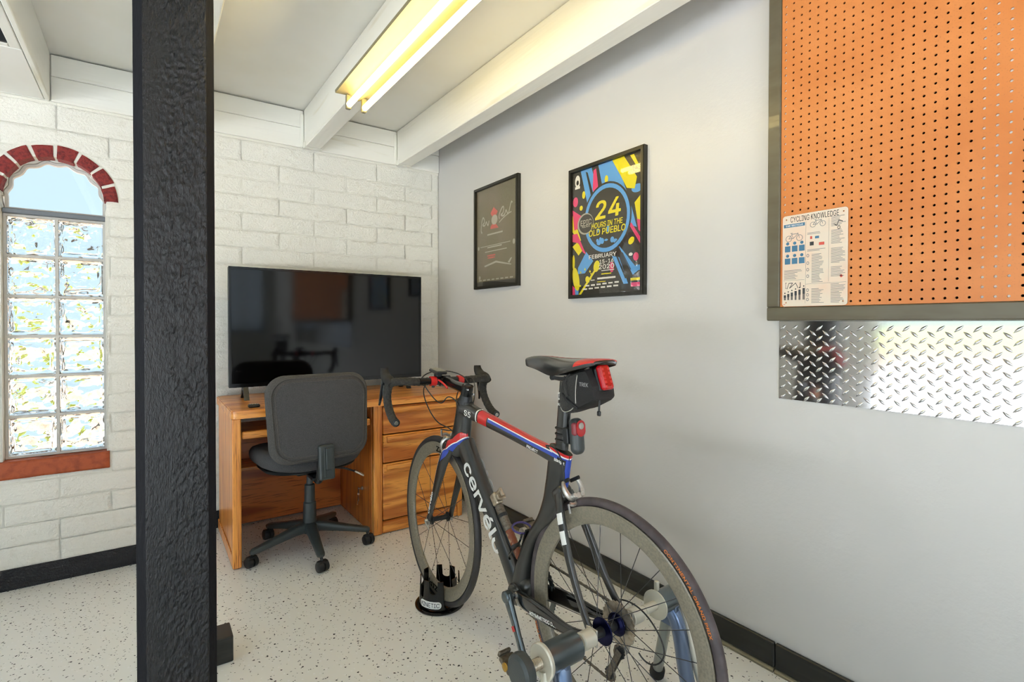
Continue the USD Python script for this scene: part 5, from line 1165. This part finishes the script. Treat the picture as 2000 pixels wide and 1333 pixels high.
# ---- trainer
tr = thing('bike_trainer', 'grey steel indoor bicycle trainer clamping the rear axle', 'bike trainer', B3(-.1, 0, 0) * [1, 1, 0])
def tob(n, m, mt, parent=None, **k): return obj(n, move(cat_(m) if isinstance(m, list) else m, BM), mt, parent or tr, **k)
FZ = -.342
for s in (1, -1):
    A0 = np.array([0, 0, 0.])
    tob('axle_cup', [turned([(.073, .0205), (.075, .0225), (.112, .0225), (.115, .019)], A0, (0, s, 0), 32), turned([(.116, .0125), (.132, .0125)], A0, (0, s, 0), 20)], M['white_metal'])
    if s > 0:
        tob('clamp_tube', turned([(.132, .034), (.134, .0355), (.232, .0355), (.234, .034)], A0, (0, 1, 0), 36), M['darksteel'])
        tob('clamp_flange', [turned([(.2345, .041), (.238, .043), (.243, .043), (.246, .040)], A0, (0, 1, 0), 36)], M['white_metal'])
        tob('threaded_rod', [turned([(.2465 + .002 * k, .0125 + .0012 * (k % 2)) for k in range(20)], A0, (0, 1, 0), 20)], M['cassette'])
        tob('clamp_knob', turned([(.287, .030), (.290, .040), (.300, .043), (.312, .041), (.318, .034), (.3185, .012)], A0, (0, 1, 0), 36), M['grey_plastic'])
        vt = .185
    else:
        tob('clamp_flange', turned([(.180, .030), (.182, .041), (.186, .041), (.188, .034)], A0, (0, -1, 0), 36), M['white_metal'])
        tob('threaded_rod', turned([(.1325, .0135), (.1795, .0135)], A0, (0, -1, 0), 20), M['white_metal'])
        tob('clamp_tube', turned([(.189, .030), (.190, .0325), (.300, .0325), (.302, .030)], A0, (0, -1, 0), 36), M['darksteel'])
        tob('clamp_lever', [rbox((.05, .014, .014), .005, (.012, -.310, .008), (.9, 0, .43), (0, 1, 0), (-.43, 0, .9)), rbox((.014, .012, .03), .004, (.012, -.205, .044))], M['white_metal'])
        vt = .245
    base_u = -.15
    L1 = sp([(-.006, vt * s, -.026), (-.035, (vt + .018) * s, -.14), (-.085, (vt + .045) * s, FZ + .035), (-.16, (vt + .062) * s, FZ + .024), (-.40, (vt + .055) * s, FZ + .024)], 36)
    tob('main_leg', tube(L1, .0215, 20), M['bluesteel'])
    L2 = sp([(.006, (vt + .012) * s, -.030), (.045, (vt + .04) * s, -.14), (.112, (vt + .095) * s, FZ + .030)], 20)
    L3 = sp([(-.008, (vt + .052) * s, -.018), (-.045, (vt + .058) * s, -.16), (-.09, (vt + .072) * s, FZ + .05)], 14)
    tob('brace_tube', tube(L3, .0150, 16), M['white_metal'])
    tob('front_leg', tube(L2, .0165, 18), M['greysteel'])
    tob('rubber_foot', turned([(-.004, .019), (.006, .0235), (.030, .0235), (.036, .019)], L2[-1] + (L2[-1] - L2[-2]) / np.linalg.norm(L2[-1] - L2[-2]) * -.014, L2[-1] - L2[-2], 24), M['rubber'])
    tob('gusset', [rbox((.055, .020, .070), .006, (-.004, vt * s, -.042))], M['bluesteel'])
tob('cross_tube', tube(sp([(-.40, .240, FZ + .024), (-.45, .20, FZ + .024), (-.46, 0, FZ + .024), (-.45, -.25, FZ + .024), (-.40, -.300, FZ + .024)], 30), .0215, 18), M['bluesteel'])
tob('resistance_unit', [turned([(-.075, .045), (-.07, .062), (-.02, .062), (-.018, .016), (.018, .016), (.02, .055), (.07, .055), (.075, .04)], (-.3445, 0, -.083), (0, 1, 0), 40), rbox((.05, .08, .20), .012, (-.37, 0, -.19), (.95, 0, .3), (0, 1, 0), (-.3, 0, .95))], M['darksteel'])

# ---- riser block under the front wheel
fc = (BM @ STEER @ np.array([*FW, 1]))[:3]
RC = np.array([fc[0] - .004, fc[1] - .010, 0])
rz = thing('wheel_riser', 'round black crown shaped riser cup under the front bicycle wheel', 'wheel riser', RC)
hd = math.pi / 2 - math.radians(2.2)            # direction of the front wheel
n_t, n_h = 192, 10
th = np.arange(n_t) * 2 * np.pi / n_t
depth_at = []
for a in th:
    k = ((a - hd) / (math.pi / 4)); near = round(k); off = abs(k - near) * (math.pi / 4) * .078
    floor_ = (.016, .074, .050, .074)[near % 4]
    hw = .0175 if near % 4 == 0 else .016
    top = .124
    depth_at.append(top if off > hw else floor_ + (.012 * (1 - math.sqrt(max(0, 1 - (off / hw) ** 2)))) if off < hw * .999 else top)
depth_at = np.array(depth_at)
def wallring(r, z): return np.stack([RC[0] + r * np.cos(th), RC[1] + r * np.sin(th), z], 1)
R_ = [wallring(.080 - .004 * (depth_at / .124), depth_at), wallring(.081, np.full(n_t, .0135)), wallring(.0845, np.full(n_t, .0135))]
R_ += [wallring(.0845 - (.0845 - .0795) * t + (.0) , .0135 + (depth_at - .0135) * t) for t in (.33, .66, 1.0)]
R_ += [wallring(.080 - .004 * (depth_at / .124), depth_at)]
cup = rings(R_[1:], False)
inner = rings([R_[-1], R_[1]], False)
obj('cup', cat_([cup, inner]), M['gloss_black'], rz, smooth=40)
obj('base_flange', turned([(.0005, .0985), (.0035, .101), (.0075, .101), (.0105, .0935)], RC, (0, 0, 1), 72), M['gloss_black'], rz)
# name plate bent round the cup
def bent(poly, r, a_mid, z, t, m, nm, parent):
    g = trimesh.creation.extrude_polygon(poly, t, engine='earcut'); v, f = trimesh.remesh.subdivide_to_size(g.vertices, g.faces, .006, max_iter=8)
    a = a_mid + v[:, 0] / r; rr = r + v[:, 2] - (v[:, 1] + z - .0135) / .11 * .005
    mm = trimesh.Trimesh(np.stack([RC[0] + rr * np.cos(a), RC[1] + rr * np.sin(a), z + v[:, 1]], 1), f, process=False)
    if mm.volume < 0: mm.invert()
    return obj(nm, mm, m, parent, smooth=30)
am = math.atan2(-RC[1], -RC[0]) - .52
pl_ = bent(rrect(.100, .027, .013, 8), .0848, am, .034, .0012, M['white'], 'name_plate', rz)
tx = meshkit.text_mesh('KINETIC', .016, .0006, bold=False); v = tx.vertices.copy(); v[:, 0] = ((v[:, 0] - v[:, 0].min()) / np.ptp(v[:, 0]) - .5) * .084; v[:, 1] -= .008
v, f = trimesh.remesh.subdivide_to_size(v, tx.faces, .006, max_iter=8)
a = am + v[:, 0] / .0848; rr = .0848 + .0012 + v[:, 2] - (v[:, 1] + .034 - .0135) / .11 * .005
obj('lettering', trimesh.Trimesh(np.stack([RC[0] + rr * np.cos(a), RC[1] + rr * np.sin(a), .034 + v[:, 1]], 1), f, process=False), M['ink'], pl_, smooth=False)
